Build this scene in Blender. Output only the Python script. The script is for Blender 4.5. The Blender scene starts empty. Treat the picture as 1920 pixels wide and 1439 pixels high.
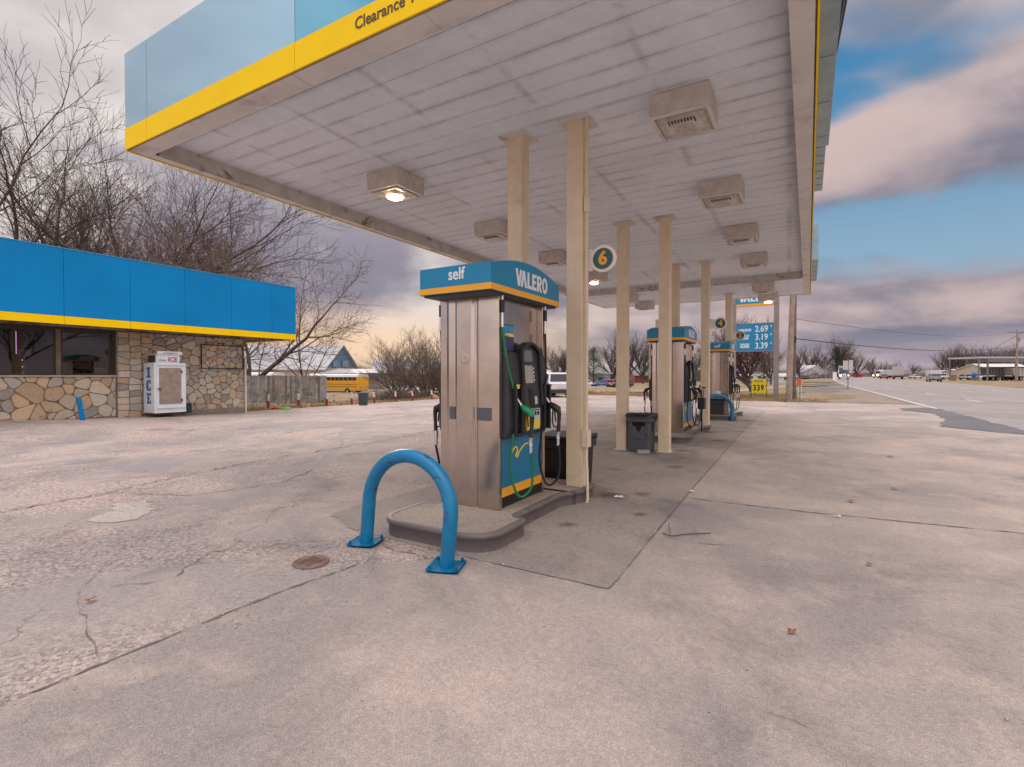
import bpy, math, random
from math import sin, cos, pi, radians, sqrt
from mathutils import Vector, Matrix
SC = bpy.context.scene
COL = SC.collection
# ------------------------------------------------------------------ camera
YAW = radians(30.3); CAMH = 1.45; F = 950.0
cd = bpy.data.cameras.new("camera"); cam = bpy.data.objects.new("camera", cd); COL.objects.link(cam)
cd.sensor_width = 36; cd.lens = 36 * F / 1920; cd.clip_start = 0.05; cd.clip_end = 6000
cam.location = (0, 0, CAMH); cam.rotation_euler = (radians(90 - 0.93), 0, YAW)
SC.camera = cam
SC.view_settings.view_transform = 'Standard'; SC.view_settings.look = 'None'
SC.view_settings.gamma = 1; SC.view_settings.exposure = 0.08
SC.cycles.max_bounces = 8; SC.cycles.diffuse_bounces = 4; SC.cycles.transparent_max_bounces = 8

# ------------------------------------------------------------------ world: broken winter cloud at dusk
W = bpy.data.worlds.new("World"); SC.world = W; W.use_nodes = True
nt = W.node_tree; nt.nodes.clear()
class NT:
    """tiny node-tree helper"""
    def __init__(s, t): s.t = t
    def n(s, ty, ins=None, **kw):
        o = s.t.nodes.new(ty)
        for k, v in kw.items(): setattr(o, k, v)
        for k, v in (ins or {}).items():
            if isinstance(v, bpy.types.NodeSocket): s.t.links.new(v, o.inputs[k])
            else: o.inputs[k].default_value = v
        return o
    def m(s, op, a, b=0.0, c=0.0, clamp=False):
        return s.n('ShaderNodeMath', {0: a, 1: b, 2: c}, operation=op, use_clamp=clamp).outputs[0]
    def v(s, op, a, b=(0, 0, 0)):
        o = s.n('ShaderNodeVectorMath', {0: a, 1: b}, operation=op)
        return o.outputs[1] if op in ('DOT_PRODUCT', 'LENGTH') else o.outputs[0]
    def mix(s, f, a, b, mode='MIX'):
        o = s.n('ShaderNodeMix', data_type='RGBA', blend_type=mode)
        for i, x in ((0, f), (6, a), (7, b)):
            if isinstance(x, bpy.types.NodeSocket): s.t.links.new(x, o.inputs[i])
            else: o.inputs[i].default_value = x if i == 0 else (*x, 1)
        return o.outputs[2]
    def ss(s, x, a, b):
        o = s.n('ShaderNodeMapRange', {0: x, 1: a, 2: b, 3: 0.0, 4: 1.0}, interpolation_type='SMOOTHSTEP'); return o.outputs[0]
    def noise(s, vec, scale, detail=4, rough=.5, dist=0.0, out=0):
        return s.n('ShaderNodeTexNoise', {'Vector': vec, 'Scale': scale, 'Detail': detail, 'Roughness': rough, 'Distortion': dist}).outputs[out]
w = NT(nt)
SKYOFF = (4.0, 14.0, 6.0)
SUN_EL, SUN_ROT = radians(9), radians(-52)     # low sun behind the cloud at the left, over the far building
geo = w.n('ShaderNodeTexCoord'); N = geo.outputs['Generated']
sep = w.n('ShaderNodeSeparateXYZ', {0: N}); nz = sep.outputs[2]
zc = w.m('MAXIMUM', nz, 0.0)
den = w.m('ADD', zc, 0.13)
pl = w.n('ShaderNodeCombineXYZ', {0: w.m('DIVIDE', sep.outputs[0], den), 1: w.m('DIVIDE', sep.outputs[1], den), 2: 0.0}).outputs[0]
pl = w.v('ADD', pl, (3.1, 7.7, 0.4))
azr = w.v('DOT_PRODUCT', N, (cos(radians(80)), sin(radians(80)), 0))   # 1 = towards the road
blue = w.ss(azr, 0.62, 0.97)
n1 = w.noise(pl, 0.42, 5, .48, 0.25); n2 = w.noise(w.v('ADD', pl, (11, 4, 0)), 0.62, 5, .5, 0.35)
n3 = w.noise(w.v('ADD', w.v('MULTIPLY', N, (2.3, 2.3, 5.2)), SKYOFF), 1.0, 4, .45, 0.2)
n4 = w.noise(w.v('ADD', w.v('MULTIPLY', N, (3.4, 3.4, 6.5)), (5, 2, 9)), 1.0, 5, .5, 0.3)
cl = w.m('ADD', w.m('MULTIPLY', n1, .3), w.m('MULTIPLY', n3, .7))
back0 = w.m('MULTIPLY', w.ss(w.v('DOT_PRODUCT', N, (-.35, -.85, .4)), .76, .93), w.ss(nz, .34, .48))
thr = w.m('ADD', 0.28, w.m('ADD', w.m('MULTIPLY', blue, .15), w.m('MULTIPLY', back0, .24)))
bands = w.m('ADD', w.m('MULTIPLY', w.ss(nz, .43, .53), .10), w.m('SUBTRACT', w.m('MULTIPLY', w.ss(w.m('ABSOLUTE', w.m('SUBTRACT', nz, .215)), .07, .0), .07), w.m('ADD', w.m('MULTIPLY', w.ss(w.m('ABSOLUTE', w.m('SUBTRACT', nz, .335)), .09, .0), .09), w.m('MULTIPLY', w.ss(w.m('ABSOLUTE', w.m('SUBTRACT', nz, .11)), .07, .0), .11))))
thr = w.m('ADD', thr, w.m('MULTIPLY', bands, blue))
mask = w.ss(w.m('SUBTRACT', cl, thr), 0.0, 0.10)
nish = w.n('ShaderNodeTexSky', sky_type='NISHITA', sun_disc=False, sun_elevation=SUN_EL, sun_rotation=SUN_ROT, altitude=100, air_density=1.2, dust_density=1.0).outputs[0]
nish = w.mix(1.0, nish, (0.07, 0.07, 0.07), 'MULTIPLY')
clear = w.mix(w.ss(nz, 0.05, 0.50), (0.33, 0.48, 0.62), (0.055, 0.24, 0.47))
clear = w.mix(0.12, clear, nish)
shade = w.ss(w.m('ADD', w.m('MULTIPLY', n4, .55), w.m('MULTIPLY', n2, .45)), 0.43, 0.60)
dk = w.mix(blue, (0.27, 0.25, 0.31), (0.165, 0.18, 0.25)); lt = w.mix(blue, (0.76, 0.69, 0.66), (0.58, 0.45, 0.44))
cloud = w.mix(shade, dk, lt)
hi = w.m('MULTIPLY', w.ss(nz, 0.18, 0.50), w.m('SUBTRACT', 1.0, blue))
cloud = w.mix(w.m('MULTIPLY', hi, .55), cloud, (0.86, 0.80, 0.76))
sky = w.mix(mask, clear, cloud)
haz = w.ss(nz, 0.10, -0.01)
sky = w.mix(w.m('MULTIPLY', haz, .7), sky, w.mix(blue, (0.66, 0.50, 0.47), (0.50, 0.40, 0.44)))
gaz = w.v('DOT_PRODUCT', N, (cos(radians(142)), sin(radians(142)), 0.06))
glow = w.m('MULTIPLY', w.ss(gaz, 0.80, 1.0), w.ss(w.m('ABSOLUTE', w.m('SUBTRACT', nz, 0.05)), 0.11, 0.0))
sky = w.mix(w.m('MULTIPLY', glow, .8), sky, (0.95, 0.66, 0.42))
zen = w.m('ADD', 1.0, w.m('MULTIPLY', w.ss(nz, 0.60, 0.92), 2.6))     # overcast: brightest overhead
back = w.ss(w.v('DOT_PRODUCT', N, (.35, -.85, .35)), .15, .8)     # unseen sky behind the camera, brightened as added fill for the near faces
zen = w.m('ADD', zen, w.m('MULTIPLY', back, 1.1))
bg = w.n('ShaderNodeBackground', {0: w.mix(1.0, sky, (1, 1, 1), 'MULTIPLY'), 1: zen})
out = w.n('ShaderNodeOutputWorld', {0: bg.outputs[0]})
sl = bpy.data.lights.new("sun", 'SUN'); so = bpy.data.objects.new("sun", sl); COL.objects.link(so)
sl.energy = 0.9; sl.angle = radians(14); sl.color = (1, .84, .68)
sd = Vector((cos(radians(142)) * cos(SUN_EL + .12), sin(radians(142)) * cos(SUN_EL + .12), sin(SUN_EL + .12)))
so.rotation_euler = sd.to_track_quat('Z', 'Y').to_euler()

# ------------------------------------------------------------------ helpers
def hexc(r, g, b):
    f = lambda c: (c / 255 / 12.92) if c <= 10 else ((c / 255 + .055) / 1.055) ** 2.4
    return (f(r), f(g), f(b))
def mat(name, col, rough=.6, metal=0.0, var=0.0, vscale=3.0, bump=0.0, bscale=40., dirt=None, dscale=1.2, dlo=.55, dhi=.75, coat=0.0, emit=None, es=0.0, spec=.5):
    m = bpy.data.materials.new(name); m.use_nodes = True; t = m.node_tree; k = NT(t)
    b = t.nodes['Principled BSDF']
    b.inputs['Roughness'].default_value = rough; b.inputs['Metallic'].default_value = metal
    b.inputs['Coat Weight'].default_value = coat; b.inputs['Specular IOR Level'].default_value = spec
    p = k.n('ShaderNodeTexCoord').outputs['Object']
    c = (*col, 1)
    if var or dirt:
        n = k.noise(p, vscale, 5, .6)
        lo = tuple(x * (1 - var) for x in col); hi = tuple(min(1, x * (1 + var)) for x in col)
        c = k.mix(k.ss(n, .3, .7), lo, hi)
        if dirt:
            d = k.noise(p, dscale, 7, .65, .4)
            c = k.mix(k.ss(d, dlo, dhi), c, dirt)
        t.links.new(c, b.inputs['Base Color'])
        r = k.m('ADD', rough - .08, k.m('MULTIPLY', n, .16)); t.links.new(r, b.inputs['Roughness'])
    else: b.inputs['Base Color'].default_value = c
    if bump:
        bn = k.n('ShaderNodeBump', {'Height': k.noise(p, bscale, 5, .6), 'Strength': bump, 'Distance': .01}).outputs[0]
        t.links.new(bn, b.inputs['Normal'])
    if emit: b.inputs['Emission Color'].default_value = (*emit, 1); b.inputs['Emission Strength'].default_value = es
    return m
class MB:
    def __init__(s): s.v = []; s.f = []; s.mi = []; s.sm = []
    def add(s, vs, fs, mi=0, sm=False):
        o = len(s.v); s.v += [tuple(p) for p in vs]
        for f in fs: s.f.append([i + o for i in f]); s.mi.append(mi); s.sm.append(sm)
        return s
    def box(s, x0, x1, y0, y1, z0, z1, mi=0, M=None):
        vs = [Vector((x, y, z)) for z in (z0, z1) for x, y in ((x0, y0), (x1, y0), (x1, y1), (x0, y1))]
        if M: vs = [M @ p for p in vs]
        return s.add(vs, [(3, 2, 1, 0), (4, 5, 6, 7), (0, 1, 5, 4), (1, 2, 6, 5), (2, 3, 7, 6), (3, 0, 4, 7)], mi)
    def tube(s, pts, r, k=8, cap=True, mi=0, sm=True):
        pts = [Vector(p) for p in pts]; n = len(pts); rs = r if isinstance(r, (list, tuple)) else [r] * n
        up = Vector((0, 0, 1)); vs = []; prev = None
        for i, p in enumerate(pts):
            d = (pts[min(i + 1, n - 1)] - pts[max(i - 1, 0)]).normalized()
            if prev is None:
                a = d.cross(up);
                if a.length < .05: a = d.cross(Vector((1, 0, 0)))
            else: a = prev - d * prev.dot(d)
            a.normalize(); prev = a; b = d.cross(a)
            for j in range(k):
                t = 2 * pi * j / k; vs.append(p + (a * cos(t) + b * sin(t)) * rs[i])
        fs = [(i * k + j, i * k + (j + 1) % k, (i + 1) * k + (j + 1) % k, (i + 1) * k + j) for i in range(n - 1) for j in range(k)]
        s.add(vs, fs, mi, sm)
        if cap: s.add(vs[:k][::-1], [tuple(range(k))], mi); s.add(vs[-k:], [tuple(range(k))], mi)
        return s
    def cyl(s, c, r, z0, z1, k=20, r2=None, mi=0):
        return s.tube([(c[0], c[1], z0), (c[0], c[1], z1)], [r, r if r2 is None else r2], k, True, mi)
    def prism(s, poly, M, d, mi=0):
        """poly in local xy, extruded along local z by d, matrix M"""
        n = len(poly); a = [M @ Vector((x, y, 0)) for x, y in poly]; b = [M @ Vector((x, y, d)) for x, y in poly]
        s.add(a + b, [tuple(range(n))[::-1], tuple(range(n, 2 * n))] + [(i, (i + 1) % n, n + (i + 1) % n, n + i) for i in range(n)], mi); return s
    def lathe(s, prof, c=(0, 0, 0), k=20, mi=0, M=None):
        vs = []
        for r, z in prof:
            for j in range(k):
                t = 2 * pi * j / k; q = Vector((c[0] + r * cos(t), c[1] + r * sin(t), c[2] + z)); vs.append(M @ q if M else q)
        n = len(prof)
        s.add(vs, [(i * k + j, i * k + (j + 1) % k, (i + 1) * k + (j + 1) % k, (i + 1) * k + j) for i in range(n - 1) for j in range(k)], mi, True); return s
    def build(s, name, mats, parent=None, bevel=0, loc=None, seg=2):
        me = bpy.data.meshes.new(name); me.from_pydata(s.v, [], s.f)
        for m in (mats if isinstance(mats, (list, tuple)) else [mats]): me.materials.append(m)
        me.polygons.foreach_set('material_index', s.mi); me.polygons.foreach_set('use_smooth', s.sm); me.update()
        o = bpy.data.objects.new(name, me); COL.objects.link(o)
        if parent: o.parent = parent
        if loc: o.location = loc
        if bevel:
            b = o.modifiers.new('bevel', 'BEVEL'); b.width = bevel; b.segments = seg; b.limit_method = 'ANGLE'; b.harden_normals = False
        return o
def tag(o, label, cat, group=None, kind=None):
    if label: o['label'] = label
    if cat: o['category'] = cat
    if group: o['group'] = group
    if kind: o['kind'] = kind
    return o
def thing(name, label, cat, loc=(0, 0, 0), rz=0, group=None):
    o = bpy.data.objects.new(name, None); COL.objects.link(o); o.empty_display_size = .2
    o.location = loc; o.rotation_euler = (0, 0, rz); return tag(o, label, cat, group)
def dup(o, loc=None, rz=None, label=None, scale=None, cat=None, group=None):
    def rec(a, par):
        c = a.copy(); COL.objects.link(c)
        if par is not None: c.parent = par; c.matrix_parent_inverse = a.matrix_parent_inverse
        for ch in KIDS(a): rec(ch, c)
        return c
    c = rec(o, None)
    if loc is not None: c.location = loc
    if rz is not None: c.rotation_euler = (0, 0, rz)
    if scale is not None: c.scale = scale if isinstance(scale, tuple) else (scale,) * 3
    if label: c['label'] = label
    if cat: c['category'] = cat
    if group: c['group'] = group
    return c
def KIDS(a): return [x for x in bpy.data.objects if x.parent == a]
def face(nrm, origin):
    """matrix for flat work: local x = reader's right, y = up, z = out of the surface"""
    n = Vector(nrm).normalized(); up = Vector((0, 0, 1)); r = up.cross(n).normalized(); u = n.cross(r)
    m = Matrix((r, u, n)).transposed().to_4x4(); m.translation = Vector(origin); return m
def text(name, body, size, M, m, parent=None, bold=.012, ext=.002, sx=1.0, align='CENTER', space=1.0):
    cu = bpy.data.curves.new('lettering', 'FONT'); cu.body = body; cu.size = size; cu.extrude = ext; cu.offset = bold * size
    cu.align_x = align; cu.align_y = 'CENTER'; cu.space_character = space; cu.resolution_u = 4
    t = bpy.data.objects.new('lettering', cu); me = bpy.data.meshes.new_from_object(t)
    bpy.data.objects.remove(t); bpy.data.curves.remove(cu)
    me.transform(Matrix.Scale(sx, 4, (1, 0, 0))); me.transform(M); me.name = name; me.materials.clear(); me.materials.append(m)
    o = bpy.data.objects.new(name, me); COL.objects.link(o)
    if parent: o.parent = parent
    return o
def brand_letters(M, size, d=.003):
    """the six capitals of the fuel sign, the A drawn without its bar"""
    b = MB(); x = 0; w = .24
    def poly(pts, dx): b.prism([((px + dx) * size, py * size) for px, py in pts], M, d)
    poly([(0, 1), (w, 1), (.40, .42), (.56, 1), (.78, 1), (.50, 0), (.28, 0)], x); x += .60
    poly([(0, 0), (.28, 1), (.52, 1), (.80, 0), (.55, 0), (.40, .58), (.25, 0)], x); x += .86
    poly([(0, 0), (0, 1), (w, 1), (w, .2), (.56, .2), (.56, 0)], x); x += .62
    poly([(0, 0), (0, 1), (.56, 1), (.56, .8), (w, .8), (w, .6), (.5, .6), (.5, .41), (w, .41), (w, .2), (.57, .2), (.57, 0)], x); x += .66
    poly([(0, 0), (0, 1), (w, 1), (w, 0)], x)
    a = [(.2 + .18 + .27 * cos(t), .70 + .30 * sin(t)) for t in [pi / 2 - pi * i / 10 for i in range(11)]]
    c = [(.2 + .16 + .08 * cos(t), .70 + .12 * sin(t)) for t in [-pi / 2 + pi * i / 10 for i in range(11)]]
    poly([(w + .001, 1), (w + .001, .82)] + c[::-1] + [(w + .001, .58), (w + .001, .40)] + a[::-1], x)
    poly([(.26, .399), (.46, .399), (.68, 0), (.42, 0)], x); x += .70
    k = 20
    vs = [M @ Vector(((x + .38 + rx * cos(2 * pi * i / k)) * size, (.5 + ry * sin(2 * pi * i / k)) * size, z)) for z in (0, d) for rx, ry in ((.38, .53), (.15, .30)) for i in range(k)]
    fs = [(2 * k + i, 2 * k + (i + 1) % k, 3 * k + (i + 1) % k, 3 * k + i) for i in range(k)]
    b.add(vs, fs); x += .76
    return b, x * size
def P(px, d, z=0.0):
    """ground point at distance d along the view for bearing px (layout survey of the site)"""
    s = (px - 960) / F * d
    return Vector((s * cos(YAW) - d * sin(YAW), d * cos(YAW) + s * sin(YAW), z))
def sm(x, a, b):
    t = min(1, max(0, (x - a) / (b - a))); return t * t * (3 - 2 * t)
def G(x, y):
    z = .22 * sm(-x, 12, 18.5) * (1 - sm(y, 3, 12.5))
    z -= .95 * sm(-x, -1, 12) * sm(y, 37, 75)
    z -= .95 * sm(-x, 21, 30) * (sm(y, 14, 30)) * (1 - sm(y, 37, 75))
    z += .25 * sm(y, 70, 150) * sm(x, 0, 6)
    return z
def PG(px, d): p = P(px, d); p.z = G(p.x, p.y) - .03; return p

# ------------------------------------------------------------------ ground materials
def concrete(name, A, B, Cc, agg=.3, stain=.5, crack=0.0, ascale=55, warm=(.53, .415, .34), spots=()):
    m = bpy.data.materials.new(name); m.use_nodes = True; t = m.node_tree; k = NT(t); b = t.nodes['Principled BSDF']
    p = k.n('ShaderNodeNewGeometry').outputs['Position']
    big = k.noise(p, .35, 6, .6, .4); mid = k.noise(k.v('ADD', p, (5, 9, 0)), 1.7, 7, .65, .3); fine = k.noise(p, 26, 6, .7)
    c = k.mix(k.ss(big, .40, .60), A, B)
    c = k.mix(k.m('MULTIPLY', k.ss(mid, .48, .66), .42), c, warm)
    st = k.noise(k.v('MULTIPLY', k.v('ADD', p, (31, 2, 0)), (1.1, .8, 1)), .9, 8, .68, .6)
    c = k.mix(k.m('MULTIPLY', k.ss(st, .50, .72), stain), c, Cc)
    c = k.mix(.8, c, k.mix(k.ss(fine, .3, .7), (.86, .86, .87), (1.11, 1.10, 1.09)), 'MULTIPLY')
    c = k.mix(.7, c, k.mix(k.ss(k.noise(p, 95, 3, .8), .32, .68), (.78, .78, .79), (1.18, 1.18, 1.18)), 'MULTIPLY')
    vf = k.noise(p, 210, 2, .8)
    c = k.mix(.85, c, k.mix(k.ss(vf, .36, .64), (.66, .66, .67), (1.28, 1.27, 1.26)), 'MULTIPLY')
    dsp = k.n('ShaderNodeTexVoronoi', {'Vector': p, 'Scale': 5.5}).outputs['Distance']
    c = k.mix(k.m('MULTIPLY', k.ss(dsp, .045, .03), .7), c, (.06, .052, .05))
    # exposed stones
    vo = k.n('ShaderNodeTexVoronoi', {'Vector': p, 'Scale': ascale, 'Randomness': 1.0}); vc = vo.outputs['Color']
    g = k.n('ShaderNodeSeparateColor', {0: vc}).outputs[0]
    stones = k.mix(g, (.58, .56, .59), (1.38, 1.32, 1.27))
    amask = k.m('MULTIPLY', k.ss(k.noise(k.v('ADD', p, (3, 77, 0)), .55, 5, .6, .5), .40, .60), agg)
    c = k.mix(k.m('ADD', amask, agg * .25), c, k.mix(1.0, c, stones, 'MULTIPLY'))
    pit = k.n('ShaderNodeTexVoronoi', {'Vector': p, 'Scale': 17.0}).outputs['Distance']
    c = k.mix(k.m('MULTIPLY', k.ss(pit, .05, .02), .5), c, (.07, .06, .055))
    lp = k.n('ShaderNodeTexVoronoi', {'Vector': k.v('ADD', p, (1, 1, 0)), 'Scale': 9.0}).outputs['Distance']
    c = k.mix(k.m('MULTIPLY', k.ss(lp, .035, .015), .4), c, (.62, .56, .50))
    for (sx_, sy_, sr_) in spots:      # soaked-in drips and grime, also darkened to stand in for contact shade
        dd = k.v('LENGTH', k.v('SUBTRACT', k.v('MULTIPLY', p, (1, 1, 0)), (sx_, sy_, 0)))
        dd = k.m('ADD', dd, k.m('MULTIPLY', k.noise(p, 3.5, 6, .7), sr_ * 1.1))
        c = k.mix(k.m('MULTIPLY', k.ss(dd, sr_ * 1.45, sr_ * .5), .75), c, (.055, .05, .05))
    sp = k.n('ShaderNodeTexVoronoi', {'Vector': k.v('ADD', p, k.v('MULTIPLY', k.noise(p, 4, 4, .6, 0, 1), (.25, .25, 0))), 'Scale': 1.15}).outputs['Distance']
    c = k.mix(k.m('MULTIPLY', k.ss(sp, .17, .06), .22), c, (.12, .11, .11))
    h = k.m('ADD', k.m('MULTIPLY', fine, .5), k.m('MULTIPLY', k.m('MULTIPLY', g, amask), 1.0))
    if crack:
        q = k.v('ADD', p, k.v('MULTIPLY', k.noise(p, 1.3, 5, .6, 0, 1), (1.0, 1.0, 0)))
        e = k.n('ShaderNodeTexVoronoi', {'Vector': q, 'Scale': .55}, feature='DISTANCE_TO_EDGE').outputs['Distance']
        cm = k.m('MULTIPLY', k.ss(e, .006, .001), k.ss(k.noise(p, .5, 3), .44, .56))
        c = k.mix(k.m('MULTIPLY', cm, crack), c, (.07, .06, .06)); h = k.m('SUBTRACT', h, k.m('MULTIPLY', cm, 2.0))
    t.links.new(c, b.inputs['Base Color']); b.inputs['Roughness'].default_value = .85
    t.links.new(k.n('ShaderNodeBump', {'Height': h, 'Strength': .4, 'Distance': .006}).outputs[0], b.inputs['Normal'])
    return m
mLot = concrete('worn_lot', (.46, .375, .335), (.32, .28, .27), (.175, .152, .155), agg=.95, stain=.65, crack=.5, ascale=48)
mSlab = concrete('smooth_slab', (.41, .335, .295), (.285, .245, .235), (.16, .138, .135), agg=.12, stain=.5, ascale=80)
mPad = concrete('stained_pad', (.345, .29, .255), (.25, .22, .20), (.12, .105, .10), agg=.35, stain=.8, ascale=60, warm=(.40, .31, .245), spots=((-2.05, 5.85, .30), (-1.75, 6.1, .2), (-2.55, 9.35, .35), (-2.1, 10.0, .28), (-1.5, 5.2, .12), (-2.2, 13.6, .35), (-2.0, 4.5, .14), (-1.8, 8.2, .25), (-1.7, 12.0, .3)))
mRoad = concrete('road_surface', (.30, .265, .255), (.25, .23, .225), (.18, .17, .17), agg=.2, stain=.35, ascale=30, warm=(.40, .35, .32))
mPatch = concrete('asphalt_patch', (.13, .13, .145), (.16, .155, .17), (.07, .07, .08), agg=.7, stain=.4, ascale=30, warm=(.18, .165, .165))
mGravel = concrete('gravel_shoulder', (.27, .22, .17), (.20, .17, .15), (.13, .11, .09), agg=.9, stain=.5, ascale=18, warm=(.40, .29, .17))
def grassmat(name, A, B, Cc, sc=.35):
    m = bpy.data.materials.new(name); m.use_nodes = True; t = m.node_tree; k = NT(t); b = t.nodes['Principled BSDF']
    p = k.n('ShaderNodeNewGeometry').outputs['Position']
    c = k.mix(k.ss(k.noise(p, sc, 7, .65, .4), .38, .62), A, B)
    c = k.mix(k.ss(k.noise(k.v('ADD', p, (9, 40, 0)), sc * .6, 7, .7), .52, .66), c, Cc)
    c = k.mix(.9, c, k.mix(k.noise(p, 9, 6, .75), (.45, .45, .45), (1.5, 1.5, 1.5)), 'MULTIPLY')
    t.links.new(c, b.inputs['Base Color']); b.inputs['Roughness'].default_value = .95
    t.links.new(k.n('ShaderNodeBump', {'Height': k.noise(p, 6, 8, .75), 'Strength': .9, 'Distance': .12}).outputs[0], b.inputs['Normal'])
    return m
mPatchG = grassmat('grey_grit_patch', (.17, .155, .15), (.22, .19, .17), (.12, .11, .10))
mGround = grassmat('winter_grass_ground', (.33, .23, .13), (.24, .17, .10), (.11, .12, .05))
mTuft = mat('straw_blades', (.40, .27, .14), .9, var=.35, vscale=.6, dirt=(.16, .15, .05), dscale=.35, dlo=.5, dhi=.62)
mCrack = mat('crack_dirt', (.16, .135, .12), .95, var=.3, vscale=6)
mWhiteLine = mat('road_paint_white', (.62, .61, .60), .7, var=.1, dirt=(.36, .33, .32), dscale=3, dlo=.5, dhi=.7)
mYelLine = mat('road_paint_yellow', (.50, .40, .22), .7, var=.1, dirt=(.36, .33, .30), dscale=2, dlo=.45, dhi=.65)

# ------------------------------------------------------------------ ground, lot, slabs, road
def grid(name, xs, ys, fz, m, **kw):
    b = MB(); nx, ny = len(xs), len(ys)
    vs = [(x, y, fz(x, y)) for y in ys for x in xs]
    b.add(vs, [(j * nx + i, j * nx + i + 1, (j + 1) * nx + i + 1, (j + 1) * nx + i) for j in range(ny - 1) for i in range(nx - 1)], 0, True)
    return b.build(name, m)
def lin(a, b, n): return [a + (b - a) * i / (n - 1) for i in range(n)]
xs = [-3000, -1200, -500, -250, -150] + lin(-110, 60, 86) + [80, 110, 150, 250, 500, 1200, 3000]
ys = [-800, -200, -80] + lin(-40, 120, 81) + [135, 160, 200, 260, 400, 800, 1600, 4000]
tag(grid('ground', xs, ys, lambda x, y: G(x, y) - .06, mGround), None, None, kind='structure')
def yend(x):
    K = [(-30, 20), (-19.4, 27), (-15.8, 34.6), (-12, 35.2), (-8, 33.2), (-3, 31.4), (6, 31)]
    for (a, p), (b, q) in zip(K, K[1:]):
        if x <= b: return p + (q - p) * (x - a) / (b - a)
    return 31
random.seed(3)
lb = MB(); xs = lin(-19.4, 4.9, 50); ny = 60
vs = []
for j in range(ny):
    for x in xs:
        ye = yend(x) + .25 * sin(x * 2.3) + .12 * sin(x * 7.1); y = -25 + (ye + 25) * j / (ny - 1); vs.append((x, y, G(x, y)))
lb.add(vs, [(j * 50 + i, j * 50 + i + 1, (j + 1) * 50 + i + 1, (j + 1) * 50 + i) for j in range(ny - 1) for i in range(49)], 0, True)
lot = tag(lb.build('parking_lot', mLot), None, None, kind='structure')
def jag(pts, amp, step=.12, seed=1):
    r = random.Random(seed); o = []
    for (x0, y0), (x1, y1) in zip(pts, pts[1:]):
        L = math.hypot(x1 - x0, y1 - y0); n = max(1, int(L / step))
        for i in range(n):
            t = i / n; o.append((x0 + (x1 - x0) * t + r.uniform(-amp, amp), y0 + (y1 - y0) * t + r.uniform(-amp, amp)))
    o.append(pts[-1]); return o
def sheet(name, poly, z, m):
    b = MB(); b.add([(x, y, z) for x, y in poly], [tuple(range(len(poly)))]); return tag(b.build(name, m), None, None, kind='structure')
front = jag([(-3.06, -6), (-3.03, 2.1), (-2.96, 2.75), (-2.62, 3.0), (-2.4, 3.27)], .018, .07, 5) + [(-1.15, 3.265), (-1.15, 3.4), (-1.25, 6.4), (-1.45, 15.7), (-1.5, 24.0), (4.9, 24.5), (4.9, -6)]
sheet('concrete_slab', front, .004, mSlab)
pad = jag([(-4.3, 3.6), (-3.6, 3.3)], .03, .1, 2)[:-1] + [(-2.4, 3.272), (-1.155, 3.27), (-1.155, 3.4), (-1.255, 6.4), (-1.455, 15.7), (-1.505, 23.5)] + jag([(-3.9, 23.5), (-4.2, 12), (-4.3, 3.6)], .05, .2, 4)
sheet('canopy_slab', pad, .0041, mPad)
def strip(b, pts, wd, z=.0085, seed=0, amp=.012, step=.07):
    r = random.Random(seed); q = jag(pts, amp, step, seed); L = []; R = []
    for i, (x, y) in enumerate(q):
        x0, y0 = q[max(0, i - 1)]; x1, y1 = q[min(len(q) - 1, i + 1)]; dx, dy = x1 - x0, y1 - y0; l = math.hypot(dx, dy) or 1
        ww = wd * r.uniform(.15, 1.2) ** 1.3 * .4 * min(1, .25 + min(i, len(q) - 1 - i) * .3); L.append((x - dy / l * ww, y + dx / l * ww)); R.append((x + dy / l * ww, y - dx / l * ww))
    n = len(q); b.add([(x, y, z + G(x, y)) for x, y in L + R], [(i, n + i, n + i + 1, i + 1) for i in range(n - 1)])
cb = MB()
strip(cb, [(-3.06, -2), (-3.03, 2.1), (-2.96, 2.75)], .028, seed=1, amp=.006, step=.05)
strip(cb, [(-2.35, 3.27), (-1.73, 3.268), (-1.155, 3.266), (-1.153, 3.45), (-1.22, 5.4), (-1.255, 6.4), (-1.34, 10), (-1.46, 15.7), (-1.5, 23.5)], .02, seed=2, amp=.003)
strip(cb, [(-1.26, 6.17), (-.06, 6.17), (.85, 6.25), (1.72, 6.33), (4.8, 6.5)], .03, seed=3, amp=.008)
strip(cb, [(-9.2, 1.0), (-7.34, 1.9), (-7.44, 2.85), (-7.84, 4.21)], .03, seed=4, amp=.04)
strip(cb, [(-7.84, 4.21), (-8.03, 5.38), (-8.05, 7.01), (-8.1, 8.2), (-8.6, 11)], .035, seed=5, amp=.06)
strip(cb, [(-7.44, 2.85), (-6.4, 3.3), (-6.1, 4.3), (-6.6, 5.2)], .02, seed=6, amp=.04)
strip(cb, [(-4.6, 1.75), (-4.1, 1.4), (-3.5, 1.25), (-3.1, 1.15)], .010, seed=7, amp=.02)
strip(cb, [(-4.1, 1.55), (-3.9, 1.9), (-4.2, 2.3), (-3.9, 2.7), (-3.6, 3.0)], .016, seed=8, amp=.03)
strip(cb, [(-3.4, 3.25), (-3.0, 3.12), (-2.5, 3.1)], .02, seed=9, amp=.02)
strip(cb, [(-.25, 2.42), (-.05, 2.40), (.1, 2.36)], .006, seed=10, amp=.012)
strip(cb, [(-.85, 4.55), (-.6, 4.6), (-.5, 4.72)], .02, seed=12, amp=.012)
strip(cb, [(-12, 6.5), (-11.5, 9), (-12.2, 13), (-12, 17)], .03, seed=13, amp=.05)
strip(cb, [(-16, 14), (-12, 16.5), (-8, 17.5), (-5, 18)], .05, seed=14, amp=.06)
strip(cb, [(-4.6, 9.5), (-6.5, 10.2), (-9, 10.3)], .03, seed=15, amp=.04)
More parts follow.
